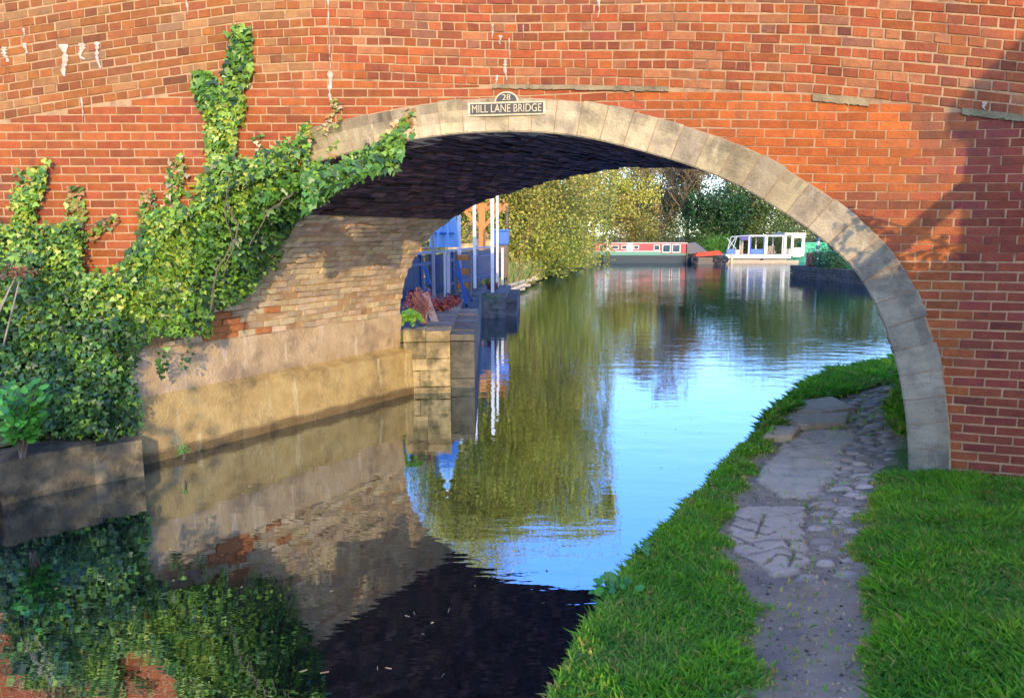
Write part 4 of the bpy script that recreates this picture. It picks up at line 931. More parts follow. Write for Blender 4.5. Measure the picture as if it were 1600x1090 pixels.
# plants on the quay
def twig_shrub(name, label, base, n, h, spread, tint, rad=.004, leafpal=None, cat='shrub', nleaf=3):
    root = thing(name, base, label, cat); mb = MB(); tips = []
    for i in range(n):
        a = random.uniform(0, 6.283); r_ = spread*random.random()**.6; p0 = Vector(base)+Vector((jit(spread*.25), jit(spread*.25), 0)); p2 = Vector(base)+Vector((math.cos(a)*r_, math.sin(a)*r_, h*random.uniform(.4, 1))); p1 = p0.lerp(p2, .5)+Vector((jit(.05), jit(.05), h*.1))
        mb.tube([p0, p1, p2], [rad, rad*.7, rad*.4], 3, tint, cap=False); tips += [p1, p2, p1.lerp(p2, .5)]
    mb.build('stems', PAINT, root, 'stuff')
    P = np.array([tuple(t) for t in tips[::(1 if nleaf > 1 else 3)] for _ in range(nleaf)]); P = P+rn(len(P), .025); m_ = len(P)
    leaves('foliage', P, rn(m_), rn(m_), np.full(m_, .05), np.array([random.choice(leafpal or [(.25, .06, .06), (.3, .12, .1)]) for _ in range(m_)]), 'diamond', LEAF, root, 'stuff')
    return root
twig_shrub('red_stem_shrub', 'bare red and purple stemmed shrub on the lit quay corner', (-1.32, 11.0, .9), 80, .55, .20, (.26, .11, .12), leafpal=[(.3, .12, .1), (.2, .1, .1)], nleaf=1)
twig_shrub('purple_shrub', 'pale purple twiggy shrub against the arch edge', (-1.5, 11.6, .88), 60, .5, .2, (.36, .28, .38))
for i, (px, py, d, lab) in enumerate([(706, 462, 13.6, 'dark red low plant by the short white post'), (688, 470, 12.8, 'dark red low plant behind the leaning plank'), (770, 446, 20.6, 'red heather at the foot of the tallest post'), (646, 452, 14.5, 'dark leafy plant beside the arch edge under the blue rail')]):
    q = at(px, py, d); twig_shrub('red_plant', lab, (q.x, d, .86 if d < 20 else .64), 50, .28, .2, (.14, .035, .05), leafpal=[(.16, .03, .04), (.3, .08, .08), (.1, .04, .05)])
q = at(765, 462, 20.1); clump_plant('hart_fern', 'green fern growing from the joint of the projecting quay', (q.x, 19.95, .30), 90, .35, .28, .16, [(.05, .2, .03), (.09, .28, .04)], shape='blade')
def fern(name, label, base, n, L_, pal):
    root = thing(name, base, label, 'fern'); P = []; D = []; Z = []
    for i in range(n):
        a = random.uniform(0, 6.283); l_ = L_*random.uniform(.5, 1)
        for k in range(9):
            f = k/8; r_ = l_*f; p = Vector(base)+Vector((math.cos(a)*r_*.7, math.sin(a)*r_*.5-.02, l_*(.7*f-1.1*f*f)+.08+jit(.02))); P.append(p); D.append((math.cos(a)+jit(.7), math.sin(a)+jit(.7), -.4)); Z.append(.10*(1-f*.5))
    m_ = len(P); leaves('frond', np.array([tuple(p) for p in P]), np.tile([0, -.8, .6], (m_, 1))+rn(m_, .3), np.array(D), np.array(Z), np.array([random.choice(pal) for _ in range(m_)]), 'oval', LEAF, root, 'stuff')
for i, (px, py, lab) in enumerate([(642, 500, 'top tuft of bright green ferns on the abutment corner'), (648, 528, 'middle tuft of bright green ferns at the abutment corner'), (648, 552, 'lowest tuft of bright green ferns at the abutment corner')]):
    q = at(px, py, 10.45); fern('corner_fern', lab, (q.x, q.y, q.z), 26, .30, [(.16, .36, .04), (.22, .42, .06), (.10, .26, .03)])
# rubble of logs at the foot of the willow
LG_ = thing('log_pile', (.2, 29, .1), 'pale logs and driftwood at the water edge under the big tree', 'logs')
for i in range(12):
    q = atz(802+i*2.6, 458-i*1.5, .1); mb = MB(); mb.tube([(q.x-.35+jit(.1), q.y+jit(.6), .18+jit(.12)), (q.x+.35+jit(.1), q.y+1.2+jit(.5), .30+jit(.15))], [.08, .06], 7, (1.6, 1.5, 1.3)); mb.build('log', WOODG, LG_)

# ------------------------------------------------------------------ trees
def tree(name, label, base, h, spread, nl, ls, pal, kind='full', trunk_r=.25, lean=(0, 0), crown0=.15, seed=1, nclump=60, twigs=True, bark=(1, 1, 1), cat='tree', group=None, depth=4, ry=None, flat=1.0):
    r_ = random.Random(seed); g_ = np.random.default_rng(seed); root = thing(name, base, label, cat, group); B = Vector(base)
    tips = []; mbs = MB(); tw = MB()
    def grow(p, d, L_, rad, lev):
        n = 4; pts = [p]; rr = [rad]; q = p
        for i in range(n):
            d = (d+Vector((r_.uniform(-.22, .22), r_.uniform(-.22, .22), r_.uniform(-.05, .16)))).normalized(); q = q+d*L_/n; pts.append(q); rr.append(rad*(1-.55*(i+1)/n))
        (mbs if lev < 2 else tw).tube(pts, rr, 6 if lev < 2 else 3, bark, cap=False)
        if lev >= depth: tips.append(q); tips.append(pts[2]); return
        if lev >= depth-1: tips.append(q)
        for k in range(r_.choice([2, 3, 3]) if lev else r_.choice([4, 5])):
            a = r_.uniform(0, 6.283); t = r_.uniform(.45, 1); i = min(n-1, int(t*n)); s = pts[i].lerp(pts[i+1], t*n-i if t < 1 else 1)
            sd = Vector((math.cos(a)*spread/h*1.6, math.sin(a)*spread/h*1.6, .75)).normalized(); grow(s, (d*.45+sd*.75).normalized(), L_*r_.uniform(.55, .78), max(.008 if kind != 'bare' else .016, rr[i+1]*(.62 if kind != 'bare' else .85)), lev+1)
    for s_ in range(2 if kind == 'multi' else 1):
        grow(B+Vector((s_*.4, 0, -.1)), Vector((lean[0]+(s_*.3), lean[1], 1)).normalized(), h*.42, trunk_r, 0)
    mbs.build('trunk', BARK, root); tw.build('branches', BARK, root, 'stuff')
    if nl:
        if kind == 'bare': C = np.array([tuple(t) for t in tips])
        else:
            C = []
            while len(C) < nclump:                    # clumps fill an uneven crown
                a = g_.uniform(-1, 1, 3); rr_ = np.linalg.norm(a)
                rr_ = float((np.abs(a)**2.8).sum())
                if rr_ > 1 or rr_ < .08: continue
                a *= (1+.25*math.sin(a[0]*5+seed)+.15*math.sin(a[2]*7+seed*2))
                C.append((B.x+lean[0]*h*.4+a[0]*spread*.5, B.y+a[1]*spread*.5*flat, B.z+h*(crown0+(1-crown0)*.5)+a[2]*h*(1-crown0)*.5))
            C = np.array(C+[tuple(t) for t in tips if t.z < B.z+h])
        k = g_.integers(0, len(C), nl) if kind == 'bare' else np.where(g_.random(nl) < .8, g_.integers(0, nclump, nl), g_.integers(0, len(C), nl)); cs = (spread*.5/nclump**(1/3)*1.0 if kind != 'bare' else .28)
        rad_ = g_.uniform(.5, 1.5, len(C))
        P = C[k]+g_.normal(0, 1, (nl, 3))*cs*rad_[k][:, None]*np.array([1, 1, .8]); P[:, 2] = np.maximum(P[:, 2], B.z+.05)
        if kind != 'bare': cx_ = B.x+lean[0]*h*.4; P[:, 0] = np.clip(P[:, 0], cx_-spread*.56+g_.normal(0, .1, nl), cx_+spread*.56+g_.normal(0, .1, nl))
        ct = g_.uniform(.65, 1.35, len(C)); pi = g_.integers(0, len(pal), len(C)); T = np.array(pal)[np.where(g_.random(nl) < .7, pi[k], g_.integers(0, len(pal), nl))]*(ct[k]*g_.uniform(.7, 1.3, nl))[:, None]
        leaves('crown', P, g_.normal(0, 1, (nl, 3))+np.array([0, -.4, .5]), g_.normal(0, 1, (nl, 3)), ls*g_.uniform(.6, 1.4, nl), T, 'diamond', LEAF, root, 'stuff')
    return root
OLIVE = [(.38, .38, .05), (.48, .46, .08), (.28, .32, .04), (.44, .37, .08)]
GOLD = [(.36, .26, .08), (.30, .25, .06), (.42, .30, .10)]
EVER = [(.03, .09, .025), (.05, .13, .03), (.025, .07, .03)]
MIXG = [(.14, .20, .04), (.09, .15, .03), (.20, .22, .05), (.06, .12, .03)]
PALEG = [(.22, .27, .12), (.28, .32, .16), (.16, .22, .08)]
tree('willow_tree', 'huge olive yellow willow overhanging the left bank', (-.6, 34.5, .3), 13.5, 8.8, 170000, .115, OLIVE, 'multi', .24, crown0=.02, seed=3, nclump=230, bark=(1.8, 1.6, 1.1), depth=4)
tree('willow_tree', 'olive willow just behind the huge one, reaching right over the water', (-.6, 42, .3), 13.5, 8.2, 95000, .135, OLIVE+GOLD, 'multi', .2, lean=(.12, 0), crown0=.02, seed=5, nclump=220, bark=(1.4, 1.2, .9))
tree('golden_tree', 'golden brown twiggy tree right of the willows with a leaning trunk', (1.9, 52, .3), 12.0, 5.6, 30000, .15, GOLD+OLIVE[:1], 'multi', .2, lean=(-.08, 0), crown0=.02, seed=8, nclump=120, bark=(2.4, 1.8, 1.0))
tree('garden_tree', 'dark green garden tree behind the pergola', (-2.6, 33, .3), 7.5, 5.5, 11000, .14, MIXG, 'full', .2, crown0=.1, seed=11, nclump=60)
tree('garden_tree', 'mid green garden tree seen over the blue fence by the arch edge', (-5.2, 31, .3), 8, 5, 7000, .15, MIXG, 'full', .2, crown0=.1, seed=12, nclump=50)
BAREL = [(.16, .13, .09), (.22, .19, .13)]
tree('bare_tree', 'tall bare branched tree with sky showing, left of the pair', (12.5, 70, .3), 13, 9, 3500, .16, GOLD+BAREL, 'bare', .30, crown0=.3, seed=21, depth=7, bark=(1.3, 1.2, 1.1))
tree('bare_tree', 'bare tree with fine branches behind the tarpaulin boat', (17.5, 72, .3), 12, 10, 4000, .16, BAREL+MIXG[:1], 'bare', .26, crown0=.3, seed=22, depth=7, bark=(1.2, 1.1, 1.1))
tree('bare_tree', 'slim bare tree standing between the two larger bare trees', (14.3, 75, .3), 12, 8, 7000, .13, BAREL+GOLD, 'bare', .24, crown0=.3, seed=24, depth=7, bark=(1.5, 1.35, 1.2))
tree('bare_tree', 'bare grey tree just behind the narrowboat tarpaulin, arching right', (16.0, 69, .3), 11, 8, 6000, .13, BAREL+GOLD, 'bare', .22, lean=(.1, 0), crown0=.3, seed=27, depth=7, bark=(1.4, 1.3, 1.2))
tree('ivy_clad_tree', 'ivy clad leaning golden tree behind the red narrowboat', (10.6, 66, .3), 8.2, 3.6, 9500, .17, GOLD+OLIVE, 'full', .22, lean=(.06, 0), crown0=.05, seed=23, nclump=36, bark=(2.2, 1.6, .9))
for i, (x_, y_, h_, s_, pal_, lab, sd) in enumerate([
    (18.6, 68, 6.0, 5.0, EVER, 'dark evergreen tree behind the gap between the boats', 31), (23.0, 70, 9.5, 6.0, MIXG, 'green brown tree behind the white canopy boat', 32),
    (27.5, 71, 11, 6.5, PALEG, 'pale grey green tree above the white boat cabin', 33), (31.5, 70, 10, 6.5, MIXG, 'bushy green tree above the green narrowboat', 34), (36.5, 70, 9.5, 7, MIXG, 'tall green tree at the far right, mostly behind the ring', 35),
    (44, 66, 11, 8, EVER, 'dark tree hidden right of the pier', 36), (7.6, 69, 11.5, 6.5, OLIVE+GOLD, 'olive spring tree behind the left end of the red narrowboat', 51), (16.2, 82, 9.5, 6.5, GOLD+PALEG+OLIVE, 'thin golden tree behind the narrowboat tarpaulin', 52), (14.5, 86, 7.6, 11, PALEG+GOLD, 'low hazy tree seen through the gap between bare trees', 39), (26, 79, 11, 8, PALEG, 'hazy pale tree far behind the white boat', 37), (34, 82, 12, 9, MIXG, 'far tall tree behind the green narrowboat', 38)]):
    tree('bank_tree', lab, (x_, y_, .3), h_, s_, 16000, .20, pal_, 'full', .2, crown0=.03, seed=sd, nclump=60, group=None)
for i, (x_, y_, h_, s_, pal_, lab, sd) in enumerate([
    (3.7, 52.5, 2.3, 3.0, [(.10, .2, .03), (.06, .14, .03), (.2, .24, .05)], 'green waterside bush beside the red narrowboat bow', 41), (3.5, 45.5, 2.0, 3.0, OLIVE+[(.09, .2, .03)], 'olive waterside bush at the bend of the left bank', 42),
    (1.5, 38.3, 1.7, 2.4, OLIVE+[(.10, .22, .03)], 'low olive bush under the willow trunk', 43), (17.6, 64.5, 1.8, 2.6, [(.14, .34, .04), (.10, .26, .04)], 'bright green bush between the dinghy and white boat', 44),
    (11.5, 66, 2.6, 5.0, GOLD+MIXG, 'brown green scrub behind the red narrowboat', 45), (23.5, 66, 2.8, 6, MIXG, 'green scrub behind the white canopy boat', 46), (30.5, 66.5, 3.0, 7, MIXG, 'scrub behind the green narrowboat', 47), (3.4, 63, 3.5, 4, OLIVE+MIXG, 'scrubby bush left of the red narrowboat chimney', 48), (16.3, 66.5, 3.2, 4.5, EVER+MIXG, 'dark scrub behind the grey tarpaulin', 49)]):
    tree('bank_bush', lab, (x_, y_, .25), h_, s_, 9000, .095, pal_, 'full', .05, crown0=.0, seed=sd, nclump=45, cat='bush', depth=3)
# pale reeds on the left bank
m_ = 5200; tt = rng.random(m_); bx = np.interp(tt, [0, .4, .7, 1], [.05, 1.5, 3.2, 6.2]); by = np.interp(tt, [0, .4, .7, 1], [29, 38, 45, 57]); P = np.stack([bx-rng.uniform(-.12, 1.2, m_), by+rng.uniform(-.8, .8, m_), np.full(m_, .1)], 1)
T = np.array([(.42, .33, .16), (.3, .3, .08), (.14, .26, .04)])[rng.integers(0, 3, m_)]
tag(leaves('reeds', P, rn(m_, .5)+np.array([0, -1, 0]), np.tile([0, 0, 1.], (m_, 1))+rn(m_, .18), rng.uniform(.5, 1.2, m_), T, 'blade', LEAF, None, 'stuff'), 'straw and green reeds along the left bank under the willows', 'reeds')

# ------------------------------------------------------------------ boats
def win(mb_parent, x0, x1, z0, z1, y, fw=.04, ft=(.9, .8, .65), name='window'):
    f = MB()
    for a in ((x0, z0, x1, z0+fw), (x0, z1-fw, x1, z1), (x0, z0+fw, x0+fw, z1-fw), (x1-fw, z0+fw, x1, z1-fw)): f.box(a[0], y-.03, a[1], a[2], y+.01, a[3], ft)
    fo = f.build(name, PAINT, mb_parent); q = MB(); q.box(x0+fw, y-.012, z0+fw, x1-fw, y-.004, z1-fw); q.build('pane', GLASS, fo)
def hull(mb, x0, x1, y0, y1, zb, zt, tint, bowL=0, bowR=0, rise=0):
    n = 12; cy = (y0+y1)/2; hw = (y1-y0)/2; vs = []
    for i in range(n+1):
        f = i/n; x = x0+(x1-x0)*f; w_ = 1
        if bowL and x < x0+bowL: w_ = min(w_, .12+.88*math.sin((x-x0)/bowL*math.pi/2))
        if bowR and x > x1-bowR: w_ = min(w_, .12+.88*math.sin((x1-x)/bowR*math.pi/2))
        up = rise*(1-w_)
        vs += [(x, cy-hw*w_*.85, zb), (x, cy-hw*w_, zt+up), (x, cy+hw*w_, zt+up), (x, cy+hw*w_*.85, zb)]
    fs = [(0, 3, 2, 1), (4*n, 4*n+1, 4*n+2, 4*n+3)]
    for i in range(n):
        for j in range(4): fs.append((i*4+j, (i+1)*4+j, (i+1)*4+(j+1) % 4, i*4+(j+1) % 4))
    mb.add(vs, fs, tint)
NBT = thing('narrowboat', (10, 61, 0), 'long red narrowboat with cream framed windows and a green side strip', 'boat')
k = .0523; X_ = lambda px: (px-800)*k
mb = MB(); hull(mb, 5.6, 16.2, 59.9, 62.0, -.3, .62, (.02, .03, .035), 1.8, 1.4, .12); mb.build('hull', PAINT, NBT)
mb = MB(); mb.box(6.5, 59.86, .66, X_(1028), 59.94, .92, (.05, .24, .17)); mb.box(6.4, 59.9, .62, 14.1, 62, .80, (.05, .15, .12)); mb.build('side_strip', PAINT, NBT)
mb = MB(); mb.box(6.65, 60.0, .8, 14.0, 61.9, 1.56, (.52, .014, .035), b=.02); mb.build('cabin', PAINT, NBT)
mb = MB(); mb.box(6.6, 59.93, 1.56, 14.1, 61.97, 1.64, (.80, .42, .38)); mb.build('roof', PAINT, NBT)
mb = MB(); mb.box(6.7, 59.96, .92, 12.0, 60.0, .985, (.8, .5, .45)); mb.build('trim', PAINT, NBT)
for a, b_ in ((943, 951), (977, 986)):
    mb = MB(); mb.box(X_(a), 59.975, 1.0, X_(b_), 59.999, 1.54, (.75, .68, .6)); mb.build('cream_panel', PAINT, NBT)
for a, b_ in ((934, 941), (953, 964), (968, 977), (987, 995)): win(NBT, X_(a), X_(b_), 1.10, 1.44, 59.985)
win(NBT, X_(1018), X_(1027), 1.02, 1.46, 59.985)
for a, b_ in ((1031, 1044), (1046, 1059)): win(NBT, X_(a), X_(b_), .84, 1.5, 59.985, .06)
mb = MB(); mb.box(X_(945.5), 60.8, 1.64, X_(950), 61.0, 2.25, (.75, .7, .6), b=.02); mb.build('chimney', PAINT, NBT)
mb = MB(); mb.tube([(X_(932), 60.8, 1.64), (X_(932), 60.8, 1.95)], .05, 6, (.2, .25, .25)); mb.tube([(X_(932), 60.8, 1.95), (X_(932), 60.8, 2.05), (X_(932), 60.8, 2.2), (X_(932), 60.8, 2.27)], [.12, .17, .15, .05], 10, (.7, .78, .8)); mb.build('roof_vent', PAINT, NBT)
mb = MB(); vs = [(14.1, 60.0, .75), (16.0, 60.3, .75), (16.0, 61.6, .75), (14.1, 61.9, .75), (14.1, 60.2, 1.56), (14.9, 60.6, 1.66), (14.9, 61.3, 1.66), (14.1, 61.7, 1.56), (15.9, 60.9, .98), (15.9, 61.1, .98)]
mb.add(vs, [(0, 1, 8, 5, 4), (3, 7, 6, 9, 2), (4, 5, 6, 7), (5, 8, 9, 6), (0, 4, 7, 3), (1, 2, 9, 8)], (.15, .14, .13)); mb.build('tarpaulin', CLOTH, NBT)
mb = MB(); mb.tube([(14.05, 59.8, -.3), (14.05, 59.8, 1.0)], .04, 6, (.5, .42, .3)); mb.build('mooring_pole', WOODG, NBT)
DN = thing('dinghy', (15.5, 58.9, 0), 'small dark boat under a bright orange red cover with tyre fenders', 'boat')
mb = MB(); hull(mb, 14.2, 16.5, 58.2, 59.4, -.2, .52, (.10, .07, .05), .3, .6, .12); mb.build('hull', PAINT, DN)
mb = MB(); mb.add([(14.3, 58.2, .55), (16.55, 58.3, .72), (16.55, 59.3, .72), (14.3, 59.4, .55), (14.6, 58.6, .86), (16.3, 58.7, 1.04), (16.3, 59.0, 1.04), (14.6, 59.1, .86)], [(0, 1, 5, 4), (1, 2, 6, 5), (2, 3, 7, 6), (3, 0, 4, 7), (4, 5, 6, 7)], (.75, .085, .03)); mb.build('cover', CLOTH, DN)
for x_ in (14.25, 16.0, 16.6): mb = MB(); mb.ring((x_, 58.08, .34), .22, .09, (.35, 1, 0)); mb.build('tyre_fender', RUBBER, DN)
CB = thing('canopy_boat', (20, 60, 0), 'white day boat with clear canopy, blue panels and an open cream cabin', 'boat'); X3 = lambda px: (px-800)*.0523
mb = MB(); hull(mb, X3(1126), X3(1234), 60.2, 62.6, -.25, .33, (.45, .38, .28), .3, .3, 0); mb.build('pontoon_hull', PAINT, CB)
mb = MB(); mb.box(X3(1129), 60.0, .36, X3(1230), 62.7, .70, (.56, .53, .47), b=.03); mb.build('gunwale', PAINT, CB)
mb = MB(); mb.box(X3(1165), 60.1, 2.12, X3(1222), 62.6, 2.24, (.62, .62, .66), b=.02); mb.build('canopy_roof', PAINT, CB)
for px in (1165, 1190, 1192.5, 1217): mb = MB(); mb.box(X3(px)-.05, 60.12, .7, X3(px)+.06, 60.22, 2.12, (.58, .54, .48)); mb.build('canopy_post', PAINT, CB)
for px in (1165, 1190, 1217): mb = MB(); mb.box(X3(px)-.05, 62.4, .7, X3(px)+.05, 62.5, 2.12, (.7, .66, .6)); mb.build('canopy_post', PAINT, CB)
for a, b_ in ((1131, 1144), (1168, 1188)): mb = MB(); mb.box(X3(a), 60.14, .7, X3(b_), 60.2, 1.12, (.03, .12, .42)); mb.build('blue_panel', PAINT, CB)
mb = MB(); mb.box(X3(1187), 60.13, .7, X3(1189.5), 60.16, 2.1, (.08, .12, .4)); mb.build('rolled_curtain', CLOTH, CB); mb = MB(); mb.box(X3(1165.5), 60.13, .7, X3(1168.5), 60.16, 2.1, (.08, .12, .4)); mb.build('rolled_curtain', CLOTH, CB); mb = MB(); mb.box(X3(1152), 60.13, 1.85, X3(1164), 60.3, 2.1, (.12, .1, .28)); mb.build('rolled_curtain', CLOTH, CB)
for a, b_ in (((1131, .7), (1137, 2.1)), ((1146, 2.1), (1139, .75)), ((1131, 2.0), (1146, 1.1)), ((1137, 2.1), (1165, 2.2)), ((1133, 1.1), (1144, 2.05))):
    mb = MB(); mb.tube([(X3(a[0]), 60.18, a[1]), (X3(b_[0]), 60.18, b_[1])], .028, 5, (.6, .62, .65)); mb.build('frame_tube', PAINT, CB)
mb = MB(); mb.box(X3(1158), 60.9, .7, X3(1161), 61.1, 2.1, (.45, .28, .2)); mb.build('mast', PAINT, CB)
for s_ in range(4): mb = MB(); x_ = X3(1196+s_*5); mb.box(x_, 61.2, .72, x_+.2, 61.6, .95, (.35, .28, .22), b=.02); mb.box(x_, 61.55, .95, x_+.2, 61.62, 1.35, (.4, .33, .27)); mb.build('seat', CLOTH, CB)
mb = MB(); hull(mb, X3(1146), X3(1156), 60.6, 61.2, .7, 1.05, (.7, .6, .45), .2, .2); mb.build('cushion', CLOTH, CB)
cc = (.62, .55, .41)
for a in ((1218, 1222, .7, 2.36), (1229, 1233, .7, 2.36), (1245, 1250, .55, 2.36)): mb = MB(); mb.box(X3(a[0]), 60.0, a[2], X3(a[1]), 60.1, a[3], cc); mb.build('cabin_post', PAINT, CB)
mb = MB(); mb.box(X3(1218), 59.98, 2.2, X3(1251), 62.6, 2.42, cc, b=.02); mb.build('cabin_roof', PAINT, CB)
mb = MB(); mb.box(X3(1233), 60.02, .5, X3(1245), 60.1, 1.25, cc); mb.build('cabin_wall', PAINT, CB); mb = MB(); mb.box(X3(1233), 60.02, 2.0, X3(1245), 60.1, 2.2, cc); mb.build('cabin_wall', PAINT, CB); mb = MB(); mb.box(X3(1233), 62.4, .5, X3(1250), 62.5, 1.1, cc); mb.build('cabin_wall', PAINT, CB)
mb = MB(); mb.tube([(X3(1186), 60.15, .26), (X3(1186), 59.98, .10)], .13, 8, (.5, .45, .4)); mb.build('fender', RUBBER, CB)
JT = thing('jetty', (19, 59.4, 0), 'low beige floating jetty along the white day boat', 'jetty')
for i in range(13): x0 = X3(1124)+i*.445; mb = MB(); mb.box(x0, 58.9, .16, x0+.425, 59.8, .24, (1.5, 1.4, 1.2)); mb.build('plank', WOODG, JT)
mb = MB(); mb.box(X3(1124), 58.9, -.1, X3(1234), 59.0, .155, (1.1, 1, .9)); mb.build('beam', WOODG, JT)
for px in (1132,): mb = MB(); mb.box(X3(px)-.08, 58.75, -.2, X3(px)+.08, 58.89, .75, (1.7, 1.5, 1.2)); mb.build('pile', WOODG, JT)
GB = thing('green_narrowboat', (27, 62, 0), 'bright green narrowboat moored behind the stone spit', 'boat'); k4 = 62.5/1155*1.006; X4 = lambda px: (px-800)*k4
mb = MB(); hull(mb, X4(1232), X4(1345), 62.4, 64.4, -.3, .75, (.06, .30, .20), 1.8, 1.0, .15); mb.build('hull', PAINT, GB)
mb = MB(); mb.box(X4(1250), 62.6, .75, X4(1335), 64.2, 1.55, (.02, .42, .20), b=.03); mb.build('cabin', PAINT, GB)
mb = MB(); mb.box(X4(1248), 62.5, 1.55, X4(1337), 64.3, 1.62, (.04, .5, .28)); mb.build('roof', PAINT, GB)
for px in (1292, 1308): win(GB, X4(px), X4(px+8), 1.0, 1.4, 62.58)
SPIT = thing('stone_spit', (15.5, 38, 0), 'rough stone bank, darkened for shade, reaching out in front of the green boat', 'wall')
rubble_wall(SPIT, (16.5, 32.5), (15.3, 40.0), -.3, .62, QUAYG, .6);  # stone tint darkened in place of the shade falling here
rubble_wall(SPIT, (15.3, 40.0), (18.0, 41.3), -.3, .62, QUAYG, .6) if False else None
block((18.5, 41.5), (15.3, 40.05), -.3, .62, .4, (.6, .6, .6), .02, QUAYG, SPIT, 'stone')
g = MB(); g.prism([(15.4, 40.0), (16.55, 32.6), (30, 30), (30, 42), (17, 42)], .325, .60, (.8, .9, .7)); g.build('spit_ground', BANKM, kind='structure')
RC = thing('red_cabinet', (at(1268, 405, 39).x, 39, .6), 'dark red service cabinet with white panels on the stone spit', 'cabinet'); q = at(1268, 396, 39); mb = MB(); mb.box(q.x-.19, 38.9, .6, q.x+.19, 39.2, q.z, (.28, .03, .05), b=.01); mb.build('body', PAINT, RC)
for s_ in (-1, 1): mb = MB(); mb.box(q.x+s_*.09-.06, 38.885, .72, q.x+s_*.09+.06, 38.899, q.z-.1, (.5, .12, .14)); mb.build('door', PAINT, RC)
mb = MB(); mb.box(q.x-.22, 38.86, q.z, q.x+.22, 39.24, q.z+.05, (.08, .08, .09)); mb.tube([(q.x-.15, 39, q.z), (q.x-.15, 39, q.z+.25), (q.x+.15, 39, q.z+.25), (q.x+.15, 39, q.z)], .02, 5, (.1, .1, .1)); mb.build('frame', PAINT, RC)
q = at(1279, 371, 41); SPo = thing('striped_pole', (q.x, 41, .6), 'blue and white banded pole beside the red cabinet', 'pole')
for i in range(7): z0 = .6+(q.z-.6)*i/7; z1 = .6+(q.z-.6)*(i+1)/7; mb = MB(); mb.tube([(q.x, 41, z0), (q.x, 41, z1)], .085, 10, (.55, .6, .65) if i % 2 else (.04, .10, .22)); mb.build('band', PAINT, SPo)
for i, (px, d, h_, lab) in enumerate([(1290, 38.5, .9, 'dark leafy shrub on the spit beside the striped pole'), (1312, 36.5, .9, 'dark shrub on the spit close to the ring')]):
    q = at(px, 405, d); tree('spit_bush', lab, (q.x, d, .58), h_, 1.6, 2400, .09, EVER+[(.03, .16, .06)], 'full', .03, crown0=0, seed=60+i, nclump=25, cat='bush', depth=3)

# ------------------------------------------------------------------ out of view: shapes added to cast the shade
YC = -2.9
def cast(px, py, Y=YC):                               # from a wall point back along the sunlight
    x, z = on_wall(px, py); p = wp(x, z); t = (p.y-Y)/SD.y; return p-SD*t
HS = thing('cottage', cast(1560, 560), 'brick cottage shape added out of view to cast the right wall shadow', 'house')  # unseen; outline shaped to cast the wall shadow
HS.location.z = .4
def slabpoly(px_list, name, m, thick, y=YC, tint=(1, 1, 1), bottom=None):
    pts = [cast(*p, y) for p in px_list]
    if bottom is not None: pts += [Vector((pts[-1].x, y, bottom)), Vector((pts[0].x, y, bottom))]
    n = len(pts); off = Vector((-SD.x/SD.y*thick, -thick, 0)); mb = MB(); mb.add(pts+[p+off for p in pts], [tuple(range(n))[::-1], tuple(range(n, 2*n))]+[(i, (i+1) % n, n+(i+1) % n, n+i) for i in range(n)], tint); return mb.build(name, m, HS)
slabpoly([(1512, 200), (1508, 290), (1500, 398), (1499, 700), (1900, 700), (1900, 200)], 'gable_caster', BRICK, 5.0, y=1.0)
slabpoly([(1482, 168), (1478, 182), (1500, 205), (1900, 205), (1900, -160), (1800, -90), (1600, 52)], 'roof', WOODG, .3)  # thin unseen slab set apart to cast the soft eave shadow
HS2 = thing('shadow_strut', (3.6, 2.6, .5), 'raking timber arm added out of view to cast the slanting shadow strip', 'prop'); mb = MB(); mb.beam(cast(1540, 272, 1.07), cast(1340, 432, 1.07), .13, .12, up=Vector((0, 1, 0))); mb.build('timber', WOODG, HS2)  # unseen strut, added for its slanting shadow on the wall
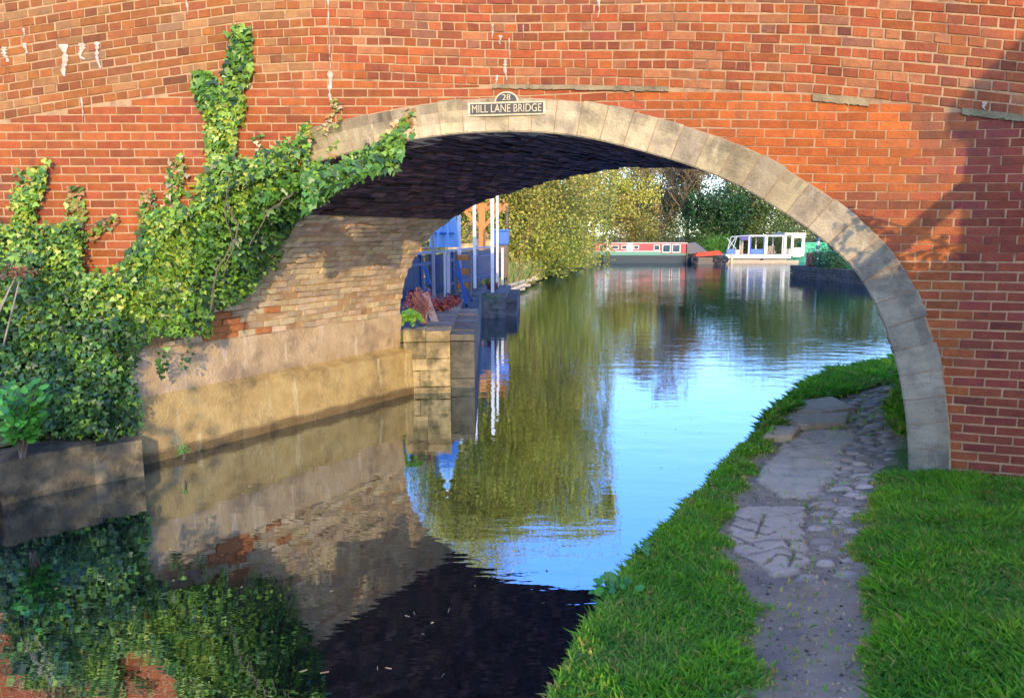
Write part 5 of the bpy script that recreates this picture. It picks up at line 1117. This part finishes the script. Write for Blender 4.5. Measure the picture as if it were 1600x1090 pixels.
# added lean-to shape; its level top shades the lower wall and the path
LT_ = thing('blocker', (3.5, YC, .5), 'low brick outbuilding added out of view to shade the lower wall and path', 'building')
a = cast(1530, 408, YC-.1); b_ = cast(1395, 428, YC-.1)
lx = .8
vs = [(a.x+.3, YC-.1, a.z), (b_.x, YC-.1, b_.z), (lx+1.2, YC-.1, b_.z-.5), (lx+.5, YC-.1, 2.1), (lx, YC-.1, 1.7), (lx, YC-.1, .3), (a.x+.3, YC-.1, .3)]; n = len(vs); mb = MB()
mb.add(vs+[(x+.5, y-3, z) for x, y, z in vs], [tuple(range(n))[::-1], tuple(range(n, 2*n))]+[(i, (i+1) % n, n+(i+1) % n, n+i) for i in range(n)]); mb.build('wall', BRICK, LT_)
OB = thing('shadow_branch', cast(1700, 380, 2.8), 'leafy branch added out of view to cast leaf shadows on the wall', 'branch')  # unseen; leaves placed along the sunlight to drop leaf shadows
PL_ = []
for poly, n_ in (([(1318, 326), (1352, 330), (1400, 350), (1402, 372), (1372, 366), (1340, 352)], 46), ([(1404, 385), (1440, 366), (1482, 372), (1505, 392), (1470, 412), (1430, 424), (1400, 420)], 60), ([(1300, 345), (1330, 360), (1350, 400), (1330, 420), (1300, 390)], 34), ([(1400, 420), (1500, 402), (1510, 430), (1400, 440)], 50)):
    for q in poly_sample(poly, n_): PL_.append(cast(q[0], q[1], 2.8+jit(.15)))
P = np.array([tuple(p) for p in PL_]); m_ = len(P)
leaves('foliage', P, rn(m_, .5)+np.array([0, -1, .2]), rn(m_, .6)+np.array([-1, 0, -.2]), rng.uniform(.04, .075, m_), np.tile(MG, (m_, 1)), 'oval', LEAF, OB, 'stuff')
mb = MB()
for ln in (((1700, 360), (1480, 385), (1405, 402), (1320, 392)), ((1480, 385), (1400, 352), (1325, 332))): mb.tube([cast(*q, 2.8) for q in ln], [.012, .008, .006, .004][:len(ln)], 5)
mb.build('stem', BARK, OB)
c = cast(60, 480, -7); tree('shade_alder', 'dense alder added out of view to shade the lower left ivy', (c.x-1.6, -7, .3), c.z+.35, 5.2, 15000, .14, MIXG, 'full', .15, crown0=.0, seed=72, nclump=110)  # unseen tree added to shade the ivy at lower left
